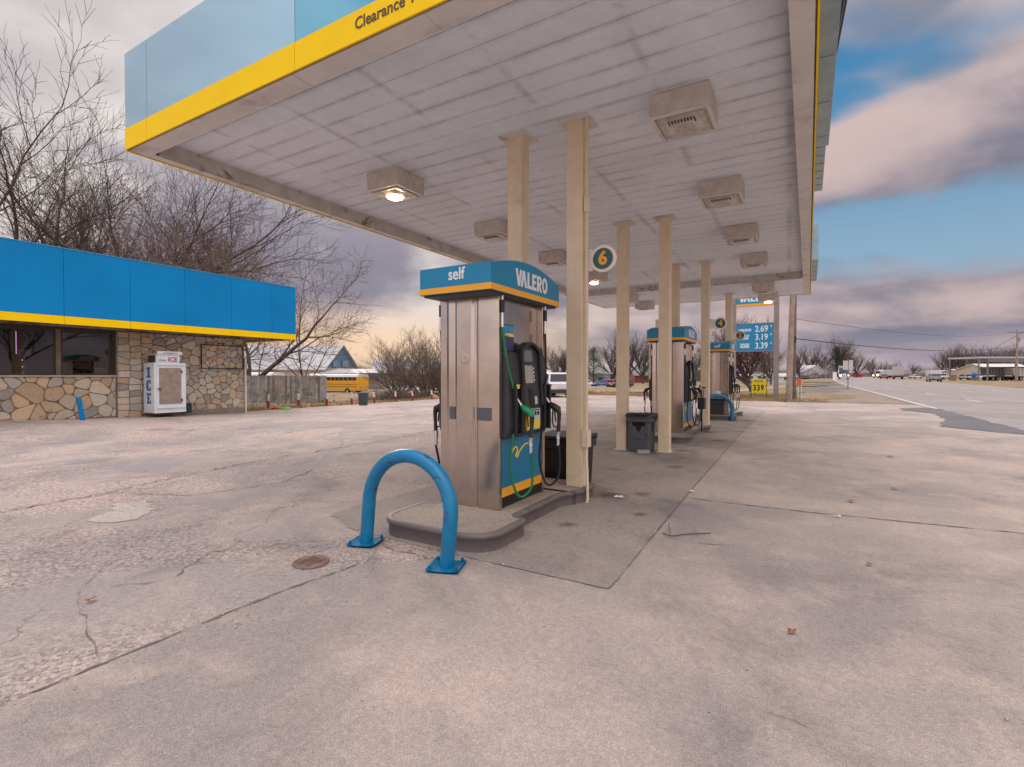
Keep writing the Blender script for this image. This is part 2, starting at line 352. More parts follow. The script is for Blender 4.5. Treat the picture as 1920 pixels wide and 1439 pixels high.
strip(cb, [(-3.9, 12.1), (-7, 13.2), (-10, 13)], .04, seed=16, amp=.05)
tag(cb.build('pavement_cracks', mCrack), None, None, kind='structure')
def rc(y): return 6.6 * (max(0, y - 80) / 192) ** 2 if y < 272 else 6.6 + (y - 272) * .075
def ribbon(name, x0, x1, y0, y1, z, m, step=8, kind='structure', parent=None):
    ys_ = lin(y0, y1, max(2, int((y1 - y0) / step) + 1)); b = MB(); 
    vs = [(x + rc(y), y, z + G(8, y)) for y in ys_ for x in (x0, x1)]
    b.add(vs, [(2 * i, 2 * i + 1, 2 * i + 3, 2 * i + 2) for i in range(len(ys_) - 1)], 0, True); o = b.build(name, m, parent)
    if kind: tag(o, None, None, kind=kind)
    return o
ribbon('highway', 4.55, 20.6, -60, 900, .003, mRoad)
ribbon('edge_line', 4.74, 4.88, 8, 900, .010, mWhiteLine)
ribbon('far_edge_line', 19.0, 19.14, -30, 900, .010, mWhiteLine)
yl = MB()
ribbon('center_line', 11.3, 11.42, -30, 900, .010, mYelLine); ribbon('center_line', 11.6, 11.72, -30, 900, .010, mYelLine)
db = MB()
for i in range(-3, 30):
    y0 = 12.2 + i * 12.1
    for xx in (8.05, 15.0):
        for (a, b2) in [(y0, y0 + 3.2)]:
            db.add([(xx + rc(a), a, .010 + G(8, a)), (xx + .13 + rc(a), a, .010 + G(8, a)), (xx + .13 + rc(b2), b2, .010 + G(8, b2)), (xx + rc(b2), b2, .010 + G(8, b2))], [(0, 1, 2, 3)])
tag(db.build('lane_dashes', mWhiteLine), None, None, kind='structure')
kb = MB()
for i in range(-3, 14):
    a = 12.2 + i * 12.1 + 3.25; kb.add([(8.06 + rc(a), a, .010), (8.17 + rc(a), a, .010), (8.17 + rc(a), a + 1.7, .010), (8.06 + rc(a), a + 1.7, .010)], [(0, 1, 2, 3)])
tag(kb.build('old_lane_dashes', mat('old_black_paint', (.11, .10, .11), .8)), None, None, kind='structure')
sb = MB(); ys_ = lin(26, 260, 79)
L = [(min(-.6 + .35 * sin(y * .9) + .2 * sin(y * 2.1) + (y - 31) * .012, 4) + 3.2 * sm(y, 40, 95) + rc(y), y) for y in ys_]; R = [(4.6 + rc(y), y) for y in ys_]; n = len(L)
sb.add([(x, y, -.012 + G(5, y)) for x, y in L + R], [(i, n + i, n + i + 1, i + 1) for i in range(n - 1)])
tag(sb.build('gravel_shoulder', mGravel), None, None, kind='structure')
sheet('asphalt_patch', jag([(3.2, 18.4), (4.1, 17.3), (4.9, 16.6), (4.9, 28.0), (4.4, 28.6), (3.5, 27.6), (3.4, 26.4), (4.1, 24.5), (3.9, 21.5), (3.2, 18.4)], .06, .25, 9), .0125, mPatch)
sheet('white_stain', jag([(-6.2, 2.2), (-5.95, 2.22), (-5.8, 2.5), (-6.1, 2.75), (-6.6, 2.9), (-6.75, 2.65), (-6.4, 2.5), (-6.2, 2.2)], .035, .05, 11), .005, concrete('lime_stain', (.56, .50, .45), (.44, .39, .36), (.40, .35, .33), agg=.5, stain=.5, ascale=42))
rp = random.Random(19)
for i in range(26):
    d = rp.uniform(31, 120); px_q = 1500 + rp.random() * (60 + 0 * d); q_ = P(px_q, d); rr_ = rp.uniform(.8, 2.4)
    pl_ = [(q_.x + rr_ * (1 + .35 * rp.random()) * cos(a_ * pi / 7), q_.y + rr_ * 3.0 * (1 + .4 * rp.random()) * sin(a_ * pi / 7)) for a_ in range(14)]
    sheet('verge_patch', jag(pl_, .15, .5, i), -.007 + G(5, q_.y) + .0012 * i / 26 + (.0 if q_.y < 70 else .01), mGround if i % 3 else mPatchG)
# side road and car park beyond the ditch
mSide = concrete('side_road_surface', (.36, .31, .28), (.32, .28, .26), (.22, .2, .19), agg=.2, stain=.3)
for nm, pts, dz in (('side_road', [P(860, 64), P(1530, 72), P(1530, 84), P(840, 76)], .0), ('far_parking', [P(560, 74), P(1120, 100), P(1170, 128), P(440, 128)], .01)):
    b = MB(); n = 24
    v0 = []
    for j in range(5):
        for i in range(n):
            a = pts[0].lerp(pts[1], i / (n - 1)); c = pts[3].lerp(pts[2], i / (n - 1)); q = a.lerp(c, j / 4); v0.append((q.x, q.y, G(q.x, q.y) - .02 + dz))
    b.add(v0, [(j * n + i, j * n + i + 1, (j + 1) * n + i + 1, (j + 1) * n + i) for j in range(4) for i in range(n - 1)], 0, True)
    tag(b.build(nm, mSide), None, None, kind='structure')

# dry grass tufts along the edge of the lot: nobody could count it
rg = random.Random(8); gb = MB()
def tuft(x, y, h, n, z0=-.07):
    for _ in range(n):
        a = rg.uniform(0, 2 * pi); r = rg.uniform(0, .10); bx, by = x + r * cos(a), y + r * sin(a); l = h * rg.uniform(.5, 1.2); dx, dy = rg.uniform(-.6, .6) * l, rg.uniform(-.6, .6) * l
        ww = .008 + .006 * rg.random(); c_, s_ = cos(a), sin(a); z = G(bx, by) + z0
        gb.add([(bx - c_ * ww, by - s_ * ww, z), (bx + c_ * ww, by + s_ * ww, z), (bx + dx, by + dy, z + l)], [(0, 1, 2)])
for _ in range(2600):
    x = rg.uniform(-21.5, 1.0); ye = yend(x) if x > -19.6 else rg.uniform(12.2, 27)
    if x > -19.4: y = ye + .05 + abs(rg.gauss(0, 2.2))
    else: y = ye
    tuft(x, y, .10 + .10 * rg.random(), 9)
for _ in range(900): tuft(-19.5 - abs(rg.gauss(0, 2.5)), rg.uniform(12, 28), .10, 8)
for _ in range(900): q = P(rg.uniform(1385, 1500), rg.uniform(29.5, 40)); tuft(q.x, q.y, .22, 12)
for _ in range(500): q = P(rg.uniform(1090, 1330), rg.uniform(38, 48)); tuft(q.x, q.y, .25, 12)
tag(gb.build('dry_grass', mTuft), 'short straw-coloured winter grass along the far edge of the concrete lot', 'grass', kind='stuff')

# ------------------------------------------------------------------ common materials
mBeige = mat('column_paint', (.74, .60, .42), .5, var=.05, vscale=6, dirt=(.44, .36, .26), dscale=2.5, dlo=.55, dhi=.85)
mWhiteDirty = mat('dirty_white_trim', (.68, .64, .61), .55, var=.08, vscale=2, dirt=(.33, .28, .25), dscale=2.2, dlo=.5, dhi=.78)
mStain = mat('stained_white', (.54, .50, .47), .6, var=.15, vscale=5, dirt=(.20, .16, .13), dscale=2.2, dlo=.56, dhi=.68)
mYellow = mat('fascia_yellow', (.98, .63, .0), .5, var=.03, vscale=3, spec=.15)
mBlueStore = mat('store_blue', (.0, .225, .56), .5, var=.06, vscale=.7, spec=.2)
mBluePaint = mat('hoop_blue', (.0, .175, .36), .42, var=.10, vscale=7, coat=.1, bump=.2, bscale=25, dirt=(.03, .06, .09), dscale=8, dlo=.60, dhi=.66)
mBluePlate = mat('plate_blue', (.0, .13, .27), .7, var=.15, vscale=12, dirt=(.10, .10, .10), dscale=6, dlo=.6, dhi=.72, spec=.2)
mTeal = mat('dispenser_blue', (.002, .22, .40), .4, var=.04)
mLowBlue = mat('panel_blue', (.002, .18, .36), .35, var=.08, vscale=2)
mOrange = mat('stripe_orange', (.90, .40, .012), .45, var=.03)
mBlack = mat('black_plastic', (.012, .012, .014), .42, var=.2, vscale=8, bump=.1, bscale=120)
mBlack2 = mat('charcoal_plastic', (.035, .035, .04), .5, var=.15, vscale=5)
mWhiteP = mat('white_lettering', (.80, .80, .80), .5)
mDarkTxt = mat('dark_lettering', (.10, .06, .03), .6)
mBlk = mat('black_lettering', (.012, .012, .012), .6)
mRubber = mat('rubber', (.02, .02, .02), .8)
mGreen = mat('green_hose', (.005, .19, .055), .4, var=.1)
mSteel = None
def steel(name, rough=.15, base=(.54, .455, .395)):
    m = bpy.data.materials.new(name); m.use_nodes = True; t = m.node_tree; k = NT(t); b = t.nodes['Principled BSDF']
    p = k.n('ShaderNodeTexCoord').outputs['Object']
    st = k.noise(k.v('MULTIPLY', p, (30, 30, 1.2)), 1.0, 4, .6); cl_ = k.noise(p, 3.0, 7, .7, .8)
    c = k.mix(k.ss(cl_, .3, .75), tuple(x * .90 for x in base), tuple(x * 1.06 for x in base))
    t.links.new(c, b.inputs['Base Color']); b.inputs['Metallic'].default_value = .92
    r = k.m('ADD', rough - .06, k.m('ADD', k.m('MULTIPLY', st, .08), k.m('MULTIPLY', cl_, .10))); t.links.new(r, b.inputs['Roughness'])
    t.links.new(k.n('ShaderNodeBump', {'Height': k.m('ADD', k.m('MULTIPLY', st, .6), k.m('MULTIPLY', k.noise(p, 1.6, 1), 6)), 'Strength': .10, 'Distance': .004}).outputs[0], b.inputs['Normal'])
    return m
mSteel = steel('brushed_steel')
mChrome = steel('hose_fitting', .25, (.75, .73, .70))

# ------------------------------------------------------------------ canopy
CX0, CX1, CY0, CY1, CZ = -7.22, .05, 3.0, 19.9, 4.2
can = thing('fuel_canopy', 'long white-ceilinged forecourt canopy on beige posts with blue and yellow fascia', 'canopy', (-3.6, 11, 0))
def cpart(b, name, m, bev=0, lab=None):
    o = b.build(name, m, can, bev); o.location = (3.6, -11, 0)
    if lab: o['label'] = lab
    return o
def deckmat():
    m = bpy.data.materials.new('ceiling_deck'); m.use_nodes = True; t = m.node_tree; k = NT(t); b = t.nodes['Principled BSDF']
    p = k.n('ShaderNodeNewGeometry').outputs['Position']; s3 = k.n('ShaderNodeSeparateXYZ', {0: p})
    c = k.mix(k.ss(k.noise(p, .5, 7, .65, .5), .35, .7), (.80, .845, .92), (.69, .72, .78))
    g = k.m('FRACT', k.m('DIVIDE', k.m('SUBTRACT', s3.outputs[1], 3.2), .305)); e = k.m('ABSOLUTE', k.m('SUBTRACT', g, .5))
    soot = k.m('MULTIPLY', k.ss(e, .28, .5), k.ss(k.noise(k.v('ADD', p, (7, 1, 0)), 1.4, 6, .7), .38, .62))
    c = k.mix(k.m('MULTIPLY', soot, .38), c, (.30, .29, .295))
    cellx = k.m('ABSOLUTE', k.m('SUBTRACT', k.m('FRACT', k.m('DIVIDE', k.m('ADD', s3.outputs[0], k.m('MULTIPLY', s3.outputs[1], .03)), 1.22)), .5))
    sm2 = k.m('MULTIPLY', k.ss(cellx, .44, .5), k.ss(k.noise(p, .9, 5, .7, .6), .44, .6))
    c = k.mix(k.m('MULTIPLY', sm2, .4), c, (.26, .25, .24))
    c = k.mix(.5, c, k.mix(k.noise(p, 14, 5, .7), (.75, .75, .75), (1.25, 1.25, 1.25)), 'MULTIPLY')
    t.links.new(c, b.inputs['Base Color']); b.inputs['Roughness'].default_value = .6
    t.links.new(k.n('ShaderNodeBump', {'Height': k.noise(p, 1.3, 3), 'Strength': .25, 'Distance': .02}).outputs[0], b.inputs['Normal'])
    return m
mDeck = deckmat()
b = MB(); y = 3.2; LIP = 16.6; DZ = 4.4
while y < LIP + .1:
    y1 = min(y + .305, LIP + .15); vs = []
    for xx in (CX0 + .1, CX1 - .05):
        vs += [(xx, y, DZ + .0), (xx, y1 - .007, DZ), (xx, y1 - .007, DZ + .014), (xx, y1, DZ + .014), (xx, y1, DZ)]
    b.add(vs, [(0, 5, 6, 1), (1, 6, 7, 2), (2, 7, 8, 3), (3, 8, 9, 4)]); y = y1
    if y1 >= LIP + .15: break
cpart(b, 'ceiling', mDeck)
b = MB(); y = LIP
while y < CY1 - .1:
    y1 = min(y + .305, CY1 - .05); vs = []
    for xx in (CX0 + .1, CX1 - .2):
        vs += [(xx, y, CZ), (xx, y1 - .007, CZ), (xx, y1 - .007, CZ + .014), (xx, y1, CZ + .014), (xx, y1, CZ)]
    b.add(vs, [(0, 5, 6, 1), (1, 6, 7, 2), (2, 7, 8, 3), (3, 8, 9, 4)]); y = y1
    if y1 >= CY1 - .06: break
cpart(b, 'ceiling', mDeck, lab='lower ceiling section at the far end beyond the stained lip')
b = MB(); b.box(CX0 + .2, CX1 - .2, LIP - .02, LIP, CZ - .004, DZ + .02)
b.box(CX0 + .155, CX0 + .175, CY0 + .3, LIP, CZ + .012, DZ + .02); cpart(b, 'ceiling_edge_band', mStain)
# flat soffit trim round the edge, in lengths with open joints
b = MB(); yy = CY0 + .03; rr = random.Random(4)
while yy < CY1 - .1:
    y1 = min(yy + 3.02, CY1 - .05); b.box(CX1 - .20, CX1 - .025, yy + .004, y1 - .004, CZ - .004, CZ + .012); yy = y1
xx = CX0 + .03
while xx < CX1 - .22:
    x1 = min(xx + 1.55, CX1 - .205); b.box(xx + .003, x1 - .003, CY0 + .03, CY0 + .24, CZ - .003 + rr.uniform(-.004, .004), CZ + .012); xx = x1
b.box(CX0 + .03, CX0 + .15, CY0 + .25, CY1 - .04, CZ - .002, CZ + .011)
b.box(CX0 + .16, CX1 - .21, CY1 - .15, CY1 - .04, CZ - .006, CZ - .003)
cpart(b, 'soffit_trim', mWhiteDirty, .002)
b = MB(); b.box(CX0 + .012, CX1 - .012, CY0 + .012, CY0 + .028, CZ + .01, 5.3); b.box(CX0 + .012, CX0 + .028, CY0 + .03, CY1 - .03, CZ + .012, 5.3)
b.box(CX1 - .024, CX1 - .012, CY0 + .03, CY1 - .03, CZ + .008, 5.3); b.box(CX0 + .03, CX1 - .03, CY1 - .028, CY1 - .012, CZ + .01, 5.3)
b.box(CX0 + .03, CX1 - .03, CY0 + .03, CY1 - .03, 5.1, 5.16); cpart(b, 'roof_frame', mat('rusty_frame', (.16, .12, .09), .8, var=.4, vscale=6))
# glossy fascia: blue that mirrors the sky
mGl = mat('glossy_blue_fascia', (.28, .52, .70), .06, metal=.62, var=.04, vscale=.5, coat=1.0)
mGl2 = mat('glossy_fascia_sky_tint', (.08, .40, .60), .08, metal=.45, coat=1.0)  # deeper colour on the right panels imitates the mirrored sky gradient
seams = [CX0, -6.69, -4.02, -1.35, CX1]
for i in range(4):
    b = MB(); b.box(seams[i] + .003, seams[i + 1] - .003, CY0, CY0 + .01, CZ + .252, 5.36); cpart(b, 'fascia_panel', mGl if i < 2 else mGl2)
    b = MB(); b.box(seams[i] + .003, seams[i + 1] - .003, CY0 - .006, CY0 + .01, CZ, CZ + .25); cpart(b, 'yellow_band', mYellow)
yy = CY0 + .012
while yy < CY1 - .1:
    y1 = min(yy + 3.38, CY1)
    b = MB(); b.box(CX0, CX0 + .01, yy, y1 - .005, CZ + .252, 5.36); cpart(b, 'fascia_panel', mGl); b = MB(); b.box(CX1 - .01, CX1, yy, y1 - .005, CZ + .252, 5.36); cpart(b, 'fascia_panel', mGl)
    b = MB(); b.box(CX0 - .006, CX0 + .01, yy, y1 - .005, CZ - .01, CZ + .25); cpart(b, 'yellow_band', mYellow); b = MB(); b.box(CX1 - .01, CX1 + .006, yy, y1 - .005, CZ - .012, CZ + .25); cpart(b, 'yellow_band', mOrange if 0 else mYellow)
    yy = y1
b = MB(); b.box(CX0 + .01, CX1 - .01, CY1 - .01, CY1, CZ + .252, 5.36); cpart(b, 'fascia_panel', mGl)
b = MB(); b.box(CX0 + .01, CX1 - .01, CY1 - .01, CY1 + .006, CZ - .01, CZ + .25); cpart(b, 'yellow_band', mYellow)
o = text('clearance_text', "Clearance 14'", .135, face((0, -1, 0), (-3.25, CY0 - .008, CZ + .135)), mDarkTxt, can, bold=.012, align='LEFT'); o.location = (3.6, -11, 0)
# weathered metal sign trays fixed along the road side of the fascia
mTray = mat('pale_blue_tray', (.30, .42, .50), .35, metal=.5, var=.15, vscale=3, dirt=(.30, .31, .26), dscale=3, dlo=.5, dhi=.75)
for (y0, y1, xo, z0) in ((3.4, 7.6, .15, 4.36), (7.62, 9.4, .12, 4.36), (14.9, 18.3, .15, 4.36)):
    b = MB(); b.box(CX1 + .008, CX1 + xo, y0, y1, z0, 5.25)
    for yy in lin(y0 + .3, y1 - .3, 5): b.box(CX1 + .02, CX1 + xo - .02, yy - .02, yy + .02, z0 - .006, z0 - .001)
    cpart(b, 'sign_tray', mTray, .004)
# posts
posts = [(-2.35, 5.55), (-3.15, 5.55), (-2.33, 9.70), (-3.12, 9.62), (-2.31, 13.93), (-3.08, 13.95), (-2.33, 18.5), (-3.05, 18.5)]
for i, (x, y) in enumerate(posts):
    zt = DZ if y < LIP else CZ
    z0 = .15 if i < 2 else 0.005
    b = MB(); b.box(x - .1, x + .1, y - .1, y + .1, z0, zt); o = cpart(b, 'post', mBeige, .008)
    b = MB(); b.box(x - .19, x + .19, y - .19, y + .19, zt - .012, zt - .002); c = b.build('cap_plate', mWhiteDirty, o, .003)
    if i >= 2: b = MB(); b.box(x - .13, x + .13, y - .13, y + .13, .006, .02); b.build('base_plate', mBeige, o, .003)
# conduit on the nearest post
cdt = thing('electrical_conduit', 'thin cream conduit with junction box up the nearest beige post', 'conduit', (-2.21, 5.48, 0))
b = MB(); b.tube([(.05, -.1, .0), (.06, -.1, .05), (.03, -.04, .35), (.0, 0, .5), (0, 0, .62)], .017); b.tube([(0, 0, .82), (0, 0, 4.39)], .016); b.build('pipe', mBeige, cdt)
b = MB(); b.box(-.035, .045, -.06, .05, .62, .82); b.build('junction_box', mBeige, cdt, .008)
b = MB(); b.box(-.028, .032, -.03, .03, 3.32, 3.5); b.build('pipe_elbow', mBeige, cdt, .01)

# ceiling lamps
mHous = mat('lamp_housing', (.60, .53, .47), .55, var=.12, vscale=6, dirt=(.33, .26, .2), dscale=5)
mLens = mat('lamp_lens', (.55, .50, .45), .3, var=.2, vscale=12)
mLit = mat('lamp_lit', (1, .8, .5), .4, emit=(1, .70, .36), es=26)
mLouv = mat('lamp_louvre', (.10, .085, .08), .6)
def lamp(loc, lit, label):
    t = thing('canopy_light', label, 'ceiling light', loc, 0, 'box lights under the canopy')
    b = MB(); b.add([(-.30, -.30, 0), (.30, -.30, 0), (.30, .30, 0), (-.30, .30, 0), (-.293, -.293, -.235), (.293, -.293, -.235), (.293, .293, -.235), (-.293, .293, -.235)], [(0, 1, 5, 4), (1, 2, 6, 5), (2, 3, 7, 6), (3, 0, 4, 7), (4, 5, 6, 7), (3, 2, 1, 0)])
    b.build('housing', mHous, t, .012)
    b = MB(); 
    for a in ((-.3, .3, -.3, -.26), (-.3, .3, .26, .3), (-.3, -.26, -.26, .26), (.26, .3, -.26, .26)): b.box(*a, -.255, -.2355)
    b.build('frame', mWhiteDirty, t, .003)
    b = MB()
    b.add([(-.16, -.2, -.27), (.16, -.2, -.27), (.2, .14, -.27), (-.2, .14, -.27), (-.10, -.12, -.30), (.10, -.12, -.30), (.12, .08, -.30), (-.12, .08, -.30)], [(0, 1, 5, 4), (1, 2, 6, 5), (2, 3, 7, 6), (3, 0, 4, 7), (7, 6, 5, 4)])
    b.box(-.23, .23, -.23, .23, -.269, -.2355)
    b.build('lens', mLens, t)
    if lit: b = MB(); b.lathe([(0, -.34), (.07, -.335), (.115, -.315), (.12, -.302)], (0, -.02, 0), 16); b.build('bulb', mLit, t)
    if not lit:
        b = MB()
        for i in range(9): b.box(-.13 + i * .032, -.115 + i * .032, -.19, -.10, -.292, -.271)
        b.build('louvre', mLouv, t)
    return t
lt = {}
for j, yy in enumerate((5.68, 8.45, 11.15, 13.8, 16.95, 19.0)):
    for side, xx in ((1, -1.17), (0, -5.32)):
        z = DZ - .002 if yy < LIP else CZ - .002
        lit = (side == 0 and j in (0, 3)) or (side == 1 and j == 5)
        row = 'road-side row' if side else 'store-side row'
        lab = ('lit ' if lit else 'unlit ') + 'box light in the %s, ' % row + ['nearest', 'second', 'third', 'fourth', 'fifth', 'farthest'][j] + ' from the front edge of the canopy'
        lamp((xx, yy, z), lit, lab)

# ------------------------------------------------------------------ islands
mCurb = mat('island_kerb', (.15, .125, .12), .55, var=.12, vscale=4, dirt=(.09, .08, .075), dscale=3, bump=.3)
mIsTop = concrete('island_top', (.36, .30, .25), (.28, .24, .21), (.10, .09, .08), agg=.4, stain=.8, ascale=60, warm=(.42, .32, .24))
def island(loc, L, label, hgt=.15, flip=1):
    """dog-bone island: round-cornered pads at both ends, narrower between; local x across, y along"""
    t = thing('pump_island', label, 'pump island', loc, 0, 'raised pump islands')
    def arc(cx, cy, r, a0, a1, n=7): return [(cx + r * cos(radians(a0 + (a1 - a0) * i / (n - 1))), cy + r * sin(radians(a0 + (a1 - a0) * i / (n - 1)))) for i in range(n)]
    W0, Wn = .60, .46
    half = arc(W0 - .26, .26, .26, -90, 0, 9) + [(W0, .58)] + arc(W0 - .07, .60, .07, 0, 85, 6) + arc(Wn + .075, .745, .075, 265, 180, 6) + [(Wn, L * .5)] + \
        arc(Wn + .28, L - .78, .28, 180, 128, 6) + arc(W0 - .30, L - .36, .30, -50, 0, 6) + arc(W0 - .12, L - .12, .12, 0, 90)
    poly = half + [(-x, y) for x, y in half[::-1]]
    n = len(poly); cx = 0; cy = L / 2
    def off(d):
        o = []
        for i, (x, y) in enumerate(poly):
            x0, y0 = poly[i - 1]; x1, y1 = poly[(i + 1) % n]; dx, dy = x1 - x0, y1 - y0; l = math.hypot(dx, dy) or 1; o.append((x - dy / l * d, y + dx / l * d))
        return o
    prof = [(-.0, 0), (.004, hgt - .055), (-.014, hgt - .045), (-.02, hgt - .022), (-.010, hgt - .004), (.02, hgt), (.045, hgt - .004)]
    vs = []
    for d, z in prof: vs += [(x, y, z) for x, y in off(d)]
    b = MB(); b.add(vs, [(i * n + j, i * n + (j + 1) % n, (i + 1) * n + (j + 1) % n, (i + 1) * n + j) for i in range(len(prof) - 1) for j in range(n)], 0, True)
    b.build('kerb', mCurb, t)
    b = MB(); q = off(.044); b.add([(x, y, hgt - .0045) for x, y in q], [tuple(range(n))]); b.build('top_surface', mIsTop, t)
    return t
island((-2.80, 3.36, .005), 2.42, 'brown kerbed pump island nearest, carrying the pump with the green hose')
island((-2.78, 11.0, .005), 3.1, 'brown kerbed pump island second, just past the grey bin and two posts')
island((-2.62, 17.45, .005), 2.6, 'brown kerbed pump island farthest, beyond the far blue hoop')

# ------------------------------------------------------------------ hoops
def hoop(p0, p1, H, lean, label, r=.056):
    t = thing('guard_hoop', label, 'bollard', ((p0[0] + p1[0]) / 2, (p0[1] + p1[1]) / 2, .005), 0, 'blue guard hoops')
    a = Vector((p0[0] - t.location.x, p0[1] - t.location.y, 0)); c = -a; wv = (c - a); Wd = wv.length; u = wv.normalized(); R = Wd / 2
    pts = []; hs = H - r - R * .88
    for i in range(6): pts.append(a + Vector((0, 0, hs * i / 5)))
    for i in range(1, 20): t_ = pi * i / 20; pts.append(u * (-R * cos(t_)) + Vector((0, 0, hs + R * .88 * sin(t_))))
    for i in range(6): pts.append(c + Vector((0, 0, hs * (5 - i) / 5)))
    pts = [p + u * lean * p.z * (1 - .25 * p.z / H) for p in pts]
    b = MB(); b.tube(pts, r, 20); b.build('hoop_tube', mBluePaint, t)
    for q in (a, c):
        b = MB(); s = .125; M = Matrix.Translation(q) @ Matrix.Rotation(.35, 4, 'Z')
        n = 8; vs = []
        for zz in (.0, .012):
            for j in range(n + 1):
                for i in range(n + 1):
                    x = (i / n * 2 - 1) * s; y = (j / n * 2 - 1) * s; vs.append(M @ Vector((x, y, zz + .012 * max(0, (abs(x) / s) ** 3))))
        m_ = (n + 1) ** 2
        for j in range(n):
            for i in range(n):
                k0 = j * (n + 1) + i; b.add([], [])
                b.f += [[k0 + len(b.v), k0 + n + 1 + len(b.v), k0 + n + 2 + len(b.v), k0 + 1 + len(b.v)], [m_ + k0 + len(b.v), m_ + k0 + 1 + len(b.v), m_ + k0 + n + 2 + len(b.v), m_ + k0 + n + 1 + len(b.v)]]
                b.mi += [0, 0]; b.sm += [False, False]
        b.v += [tuple(v) for v in vs]
        for sx, sy in ((-1, -1), (1, -1), (1, 1), (-1, 1)):
            cc = M @ Vector((sx * .098, sy * .098, 0)); b.cyl((cc.x, cc.y), .012, .012, .045, 6)
        b.build('base_plate', mBluePlate, t)
    return t
hoop((-3.28, 3.12), (-2.335, 3.02), .86, .13, 'bright blue leaning pipe hoop in front of the nearest pump')
q0, q1 = P(1315, 16.1), P(1373, 16.1)
hoop((q0.x, q0.y), (q1.x, q1.y), .86, 0, 'blue pipe hoop in front of the farthest pump')

# ------------------------------------------------------------------ fuel dispensers
mNoz = mat('nozzle_black', (.02, .02, .022), .35, var=.2)
mNozG = mat('nozzle_green', (.005, .24, .10), .35)
mScr = mat('screen_tan', (.42, .36, .30), .15); mScr2 = mat('screen_grey', (.20, .19, .19), .15)
mStick = mat('price_panel', (.48, .55, .58), .5, var=.15, vscale=25); mYB = mat('grade_button', (.86, .66, .03), .4)
mNavy = mat('poster_navy', (.03, .04, .12), .4); mCy = mat('poster_cyan', (.02, .28, .45), .4)
def bez(pts, n=14):
    out = []
    P_ = [Vector(p) for p in pts]; P_ = [P_[0] * 2 - P_[1]] + P_ + [P_[-1] * 2 - P_[-2]]
    for i in range(1, len(P_) - 2):
        for j in range(n):
            t = j / n; a, b_, c, d = P_[i - 1:i + 3]
            out.append(.5 * ((2 * b_) + (-a + c) * t + (2 * a - 5 * b_ + 4 * c - d) * t * t + (-a + 3 * b_ - 3 * c + d) * t ** 3))
    out.append(P_[-2]); return out
